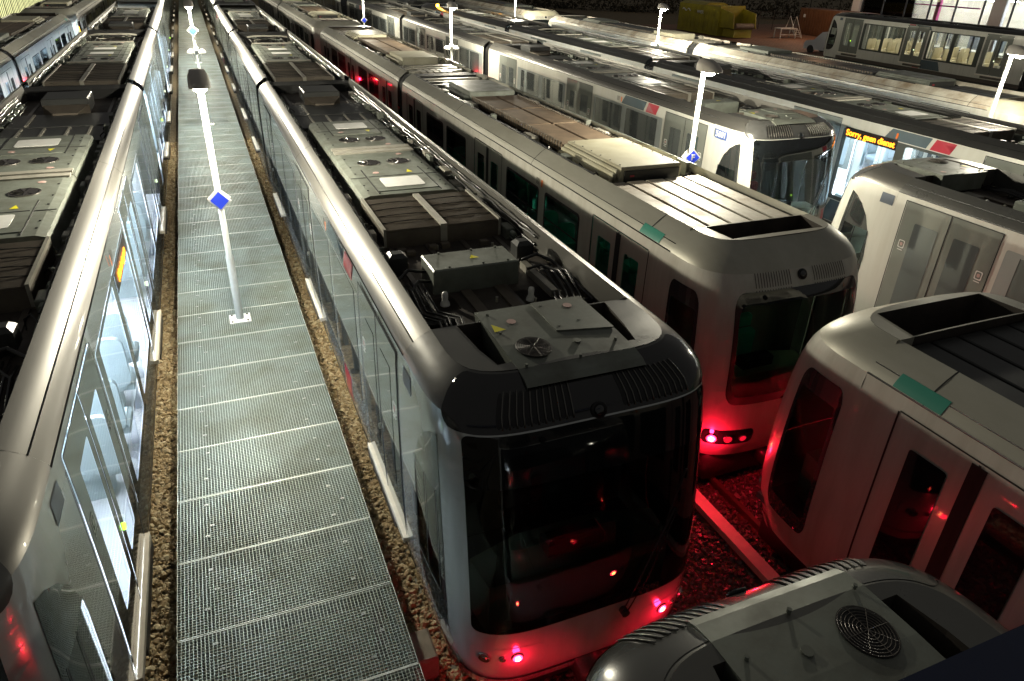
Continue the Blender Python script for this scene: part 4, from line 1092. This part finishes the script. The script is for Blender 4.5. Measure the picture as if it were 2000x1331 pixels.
# ------------------------------------------------------------------ trains
DARK = dict(NLIV, body='paint', cab_top='cove_dark', brow='brow_black')
WHT = dict(NLIV, body='paint_white', cab_top='cove')
BLK = dict(NLIV, body='paint_white', cove='cove_black', cab_top='cove_dark')
LED = []
def led_board(root, sg, ya, yb, z0, z1, body, size, K=NEW):
    x = sg * (smoothtab(K.hw, (z0 + z1) / 2) + .006)
    mb = MB(); mb.box(min(x, x + sg * .006), max(x, x + sg * .006), ya, yb, z0, z1); b = build(mb, 'display_board', 'led_board', root)
    t = text(body, size, 'led', root, (x + sg * .012, (ya + yb) / 2, (z0 + z1) / 2 - .01), (math.pi / 2, 0, sg * math.pi / 2), 'display_lettering')
    t.parent = b
tA = new_train(2.61, 5.5, -1, 'dark fronted metro train with red lit bumper, right beside the grating walkway', liv=DARK, tails=3, livery=2.4, glassfront='glass_dark')
tL = new_train(-2.64, 4.5, -1, 'metro train with lit windows along the left side of the grating walkway', lit='tube', livery=None, detail=(2, 1, 1), liv=dict(NLIV, door='litband'))
tL.location.z = .20
led_board(tL, 1, 4.12, 5.58, 1.82, 2.05, 'Niet instappen', .17)
tM = old_train(6.62, 7.17, -1, 'beige metro train with open roof hatch and brightly glowing red tail light', tails=20, real=True, detail=(2, 1))
tR = old_train(6.66, 3.92, 1, 'beige metro train at the right edge with black roof hatch, facing the red light', detail=(2, 1), sections=1, glassfront='glass_shield', liv=dict(OLIV, panels='equip_dark'))  # dark roof panels here: the unlit roof is put into their colour
tT = new_train(2.66, 1.02, 1, 'train roof end in the bottom right corner with round fan and louvred edge', liv=dict(NLIV, cab_top='cove_dark'), tails=-26, sections=1); tT.location.z = -.28
tS = new_train(12.03, 13.45, -1, 'white metro train numbered 5601 with open windshield and lit reflections', liv=WHT, livery=2.4, glassfront='glass_bright')
tD = new_train(12.03, 8.3, 1, 'white metro train with grey sticker and double doors, its cab facing train 5601', liv=dict(WHT, cove='cove_dark', door='door'), sections=1); tD.location.z = -.10
tB = new_train(16.03, 7.7, -1, 'lit metro train showing Sorry, geen dienst in orange on its side', lit='tube', liv=BLK, livery=2.75)
led_board(tB, -1, 4.10, 5.66, 1.90, 2.14, 'Sorry, geen dienst', .20)
def tagplate(root, sg, y, z, body, K=NEW, mt='grey_sticker'):
    x = sg * (smoothtab(K.hw, z) + .008); w = .21
    b = build(MB().box(min(x, x + sg * .005), max(x, x + sg * .005), y - w, y + w, z - .095, z + .095), 'number_plate', mt, root)
    text(body, .185, 'white', b, (x + sg * .009, y, z), (math.pi / 2, 0, sg * math.pi / 2), 'lettering')
tagplate(tS, -1, -.30, 2.20, '5601', mt='blue_plate')
tB6 = old_train(21.2, 13.5, -1, 'pale metro train with bright white roof edge, far right in front of the dark tracks', liv=dict(OLIV, cove='whitepanel', cab_top='cream', panels='equip_dark', ac='equip', units='equip_dark'), detail=(1, 1))
tB7 = new_train(46.55, 43.9, 1, 'metro train with cream seats behind lit windows, in front of the glass building', lit='room_light', liv=BLK, seatm='seat_cream', livery=6.0, group='metro trains parked in the yard', detail=(1, 1, 1), sections=2)
tA2 = new_train(2.66, 53.3, -1, 'far metro train at the top, straight behind the dark fronted train', detail=(1, 1, 1))
tL2 = new_train(-2.77, 52.2, -1, 'far metro train with an orange front display, straight behind the lit window train', detail=(1, 1, 1))
S_ = nose(NEW); mb = MB(); patch(mb, S_, rrect(-.3, .3, 1.95, 2.15, .02), [], .03, .1, .012); build(mb, 'front_display', 'led_soft', tL2)
tM2 = old_train(6.62, 38.7, -1, 'second beige metro train up the track, red glow between it and the nearer one', tails=22, detail=(1, 0))
tS2 = new_train(12.03, 62.0, -1, 'distant silver metro train behind the tail of train 5601', liv=WHT, detail=(1, 0, 0), sections=2)
tB52 = new_train(16.03, 56.3, -1, 'distant dark roofed metro train beyond the orange beacon', liv=BLK, detail=(1, 0, 0), sections=2)
tB62 = old_train(21.2, 46.3, -1, 'farther pale metro train with cream cab roof beyond the bright white roof edge', liv=dict(OLIV, cove='whitepanel', cab_top='cream', panels='equip_dark', ac='equip', units='equip_dark'), detail=(0, 0))
tLL = old_train(-6.75, 42.2, 1, 'metro train at the left edge with bluish windows and red reflections', detail=(2, 1))
tLL2 = old_train(-6.75, 46.0, -1, 'brownish metro train at top left with an orange light on its corner', detail=(1, 0))
mb = MB(); mb.cyl((-1.18, 40.6, 2.58), .09, .16, n=16); build(mb, 'beacon', 'beacon', tB, True); point('beacon_glow', (-1.25, 40.5, 2.85), (1, .5, .1), 18, .06, tB)
mb = MB(); mb.cyl((1.2, -.3, 1.2), .05, .5, n=12); build(mb, 'orange_lamp', 'beacon', tLL2)
led_board(tB, -1, 32.6, 33.9, 1.9, 2.1, 'Sorry, geen dienst', .14)
# small red signals standing between the tracks
for x, y, lb in ((4.64, 30.5, 'small red signal lamp between the walkway train and the beige train'), (-4.76, 32.5, 'small red signal lamp between the lit train and the left edge train')):
    r = empty('signal_lamp', (x, y, G), 0, lb, 'signal lamp'); mb = MB(); mb.cyl((0, 0, 0), .05, 1.9); mb.bbox(-.12, .12, -.1, .1, 1.9, 2.25, .03); build(mb, 'post', 'rubber', r)
    build(MB().cyl((0, -.10, 2.08), .075, -.03, 'y'), 'lens', 'tail', r); point('signal_glow', (0, -.2, 2.08), (1, .006, .03), 3, .05, r)

# ------------------------------------------------------------------ far right: yard furniture, building
def corrug(mb, x, y0, y1, z0, z1, n, d, m=0):
    for i in range(n):
        a = y0 + (y1 - y0) * i / n; b = y0 + (y1 - y0) * (i + .55) / n; mb.box(x - d, x, a, b, z0, z1, m)
r = empty('waste_container', (0, 0, 0), 0, 'yellow waste compactor container standing behind the far lamp post', 'container')
mb = MB(); mb.box(49.6, 52.6, 64.4, 71.5, G + .1, 1.75); corrug(mb, 49.6, 64.6, 71.3, -.7, 1.5, 9, .03)
mb.prism([(49.6, 1.75), (50.2, 1.98), (52.0, 1.98), (52.6, 1.75)], 67, 71.5, 0, lambda a, z, y: (a, y, z)); mb.box(49.55, 52.65, 64.3, 64.42, G + .1, 1.85)
build(mb, 'body', 'skip_yellow', r)
mb = MB(); mb.prism([(62.0, -.1), (62.3, 1.25), (64.3, 1.6), (64.3, -.1)], 49.7, 49.8, 0, lambda y, z, x: (x, y, z)); mb.prism([(62.0, -.1), (62.3, 1.25), (64.3, 1.6), (64.3, -.1)], 52.4, 52.5, 0, lambda y, z, x: (x, y, z)); mb.box(49.8, 52.4, 62.4, 64.3, -.1, 0)
mb.box(50, 52.2, 62.2, 64, G + .1, -.2); mb.cyl((50, 62.2, .1), .28, 2.2, 'x', m=1); build(mb, 'loading_hopper', ['skip_yellow', 'brownpanel'], r)
mb = MB(); random.seed(2); pts = [(49.555, 70.8 - .18 * i, 1.15 + .12 * math.sin(i * 1.3)) for i in range(9)]; mb.tube(pts, .05, 5)
build(mb, 'painted_mark', 'white', r); text('MMER', .42, 'white', r, (49.55, 67.6, 1.05), (math.pi / 2, 0, -math.pi / 2), 'lettering')
r = empty('shipping_container', (0, 0, 0), 0, 'rusty orange corrugated shipping container beside the glass building', 'container')
mb = MB(); mb.box(62.1, 64.5, 58, 66.6, G, 1.6); corrug(mb, 62.1, 58.1, 66.5, G + .15, 1.45, 22, .07); build(mb, 'body', 'container', r)
build(MB().box(62.0, 62.02, 65.6, 65.9, .7, 1.0), 'label_plate', 'white', r)
r = empty('step_platform', (56.8, 62.3, G), 0, 'small white step platform on the brick paving', 'steps')
mb = MB(); mb.box(-1.2, .9, -.5, .5, .92, 1.0)
for x in (-1.15, .85):
    for y in (-.45, .45): mb.box(x - .04, x + .04, y - .04, y + .04, 0, .92)
mb.box(-1.15, .85, -.46, -.44, .35, .42)
build(mb, 'platform', 'white', r)
mb = MB()
for s_ in (-.45, .45):
    mb.tube([(1.75, s_, 0), (.9, s_, .98)], .045); mb.tube([(1.75, s_, .1), (.55, s_, 2.1), (.2, s_, 1.0)], .03)
for q in range(4): mb.box(.98 + .18 * q, 1.25 + .18 * q, -.45, .45, .76 - .21 * q, .80 - .21 * q)
build(mb, 'ladder', 'white', r)
r = empty('railing', (0, 0, 0), 0, 'thin metal railing along the dark edge behind the brick paving', 'railing')
mb = MB()
for i in range(12):
    x = 53 + i * 1.6; y = 74.5 - i * .55; mb.cyl((x, y, G), .04, 1.9)
for z in (.3, .85, 1.3 - .45): mb.tube([(53, 74.5, z), (53 + 11 * 1.6, 74.5 - 11 * .55, z)], .03)
build(mb, 'rails', 'skirt', r)
r = empty('van', (50.7, 49.9, G), R_(10), 'white van partly hidden behind the nose of the seat filled train', 'van')
prof = [(-2.2, .3), (-2.2, 1.75), (-.2, 1.85), (.5, 1.75), (1.2, 1.1), (2.0, .95), (2.15, .75), (2.15, .3)]
build(MB().prism(prof, -.85, .85, 0, lambda y, z, x: (x, y, z)), 'body', 'van', r)
mb = MB(); mb.prism([(.45, 1.7), (1.12, 1.13), (1.15, 1.15), (.5, 1.73)], -.75, .75, 0, lambda y, z, x: (x, y, z)); build(mb, 'windshield', 'darkglass', r)
for x in (-.88, .72):
    for y in (-1.4, 1.4): build(MB().cyl((x, y, .32), .32, .16, 'x', 20), 'wheel', 'rubber', r)
# glass building
r = empty('glass_building', (0, 0, 0), 0, 'bright glass fronted building at the top right behind the seat filled train', 'building')
X = 66; y0, y1 = 18., 62.; ht = 8
mb = MB(); mb.box(X + 5, X + 5.2, y0, y1, G, ht); mb.box(X, X + 5, y0, y1, G - .1, G + .05); mb.box(X - .3, X + 5.3, y0, y1 + .4, ht, ht + .6)
build(mb, 'rear_wall', 'room', r)
mb = MB(); mb.box(X - .35, X + 5, y1, y1 + 1.0, G, ht); mb.box(X - .1, X + .3, 46.2, 47.4, G, ht); build(mb, 'end_wall', 'facade_white', r)
mb = MB(); y = y0
while y <= y1: mb.box(X - .06, X + .06, y - .07, y + .07, G, ht); y += 2.75
for z in (G + .1, 3.6, 3.9): mb.box(X - .05, X + .05, y0, y1, z, z + .1)
build(mb, 'mullions', 'facade_frame', r)
build(MB().box(X - .005, X + .005, y0, y1, G, ht), 'glazing', 'glass_clear', r)
mb = MB()
for z in (3.3, 7.4):
    for k in range(15): mb.box(X + .8, X + 4.2, y0 + 1 + k * 2.9, y0 + 1.5 + k * 2.9, z, z + .06)
build(mb, 'ceiling_lights', 'room_light_b', r)
mb = MB()
for k, (ya, yb, m_) in enumerate(((57.5, 57.9, 0), (53.2, 53.6, 0), (61, 61.1, 0))): mb.box(X + .6, X + .9, ya, yb, G, ht)
for z in (.9, 2.6): mb.box(X + .6, X + .7, 49, 57, z, z + .12)
build(mb, 'magenta_frames', 'magenta', r)
mb = MB(); rr = random.Random(8)
for k in range(18):
    ya = y0 + 1 + k * 2.4; mb.box(X + 1.5 + rr.random() * 2, X + 4, ya, ya + rr.uniform(.4, 1.4), G, G + rr.uniform(1.0, 2.6))
build(mb, 'cabinets', 'floor_in', r)
# low building with yellow lit windows, top left
r = empty('lit_building', (0, 0, 0), 0, 'low building with yellow lit windows in the top left corner', 'building')
X = -13.5; mb = MB(); mb.box(X - 6, X, 40, 130, G, 5); build(mb, 'walls', 'brick_dark', r)
for k in range(34):
    y = 41 + k * 2.6
    wdw = build(MB().box(X, X + .05, y, y + 2.0, -.2, 4.2), 'window', 'yellow_lit', r)
    mb = MB(); [mb.box(X + .05, X + .09, y + q, y + q + .06, -.2, 4.2) for q in (0, .65, 1.3, 1.94)]; mb.box(X + .05, X + .09, y, y + 2, 2.4, 2.5); build(mb, 'window_frame', 'facade_frame', wdw)
# dark planting and a pale distant wall
def bushes():
    rnd = random.Random(9); mb = MB()
    for _ in range(9000):
        t = rnd.random(); x = 32 + 60 * t + rnd.gauss(0, 1.2); y = 118 - 42 * t + rnd.gauss(0, 1.2); h = 2.2 + 1.3 * math.sin(t * 37) + .8 * math.sin(t * 91); z = G + abs(rnd.gauss(.5, .35)) * h * 1.1; s = .22
        a = Vector((rnd.gauss(0, s), rnd.gauss(0, s), rnd.gauss(0, s))); b = Vector((rnd.gauss(0, s), rnd.gauss(0, s), rnd.gauss(0, s))); p = Vector((x, y, z)); mb.add([p, p + a, p + b], [(0, 1, 2)])
    return mb
tag(build(bushes(), 'shrubs', 'foliage'), 'dark shrubs in a band behind the tracks under the night sky', 'shrubs', kind='stuff')
r = empty('noise_wall', (0, 0, 0), 0, 'pale lilac lit wall in the distance at the top centre', 'wall')
build(MB().box(24, 80, 142, 143, G, 3.2), 'panels', 'facade_white', r); build(MB().box(24, 80, 141.9, 143.1, 3.2, 3.4), 'coping', 'concrete', r)
for i, (x, y, z) in enumerate(((74, 84, 2.2), (78, 82, 2.6), (68, 92, 1.5), (64, 96, 1.2), (60, 97, 1.4))):
    r = empty('street_light', (x, y, G), 0, ['orange street light dot over the dark shrubs near the shipping container', 'orange street light at the far right edge of the dark shrubs', 'dim orange light low in the dark shrubs', 'dim orange light further left in the dark shrubs', 'dim orange light left of the others in the dark shrubs'][i], 'street light')
    build(MB().cyl((0, 0, 0), .05, z - G), 'mast', 'rubber', r); build(MB().lathe((0, 0, z - G), [(.0, 0), (.12, .03), (.16, .1), (.05, .14), (0, .15)], 12), 'lantern', 'street', r)
point('yard_flood', (58, 58, 6), (1, .55, .28), 450, .3, None).parent = bpy.data.objects['step_platform']
bpy.data.objects['yard_flood'].location = (1, -4, 7)
# blue steel beam of the footbridge, close below the camera
tag(build(MB().box(-4, 5, -.15, .304, 4.55, 4.9), 'bridge_beam', 'blue_beam'), 'dark blue steel edge of the footbridge in the bottom right corner', 'beam')
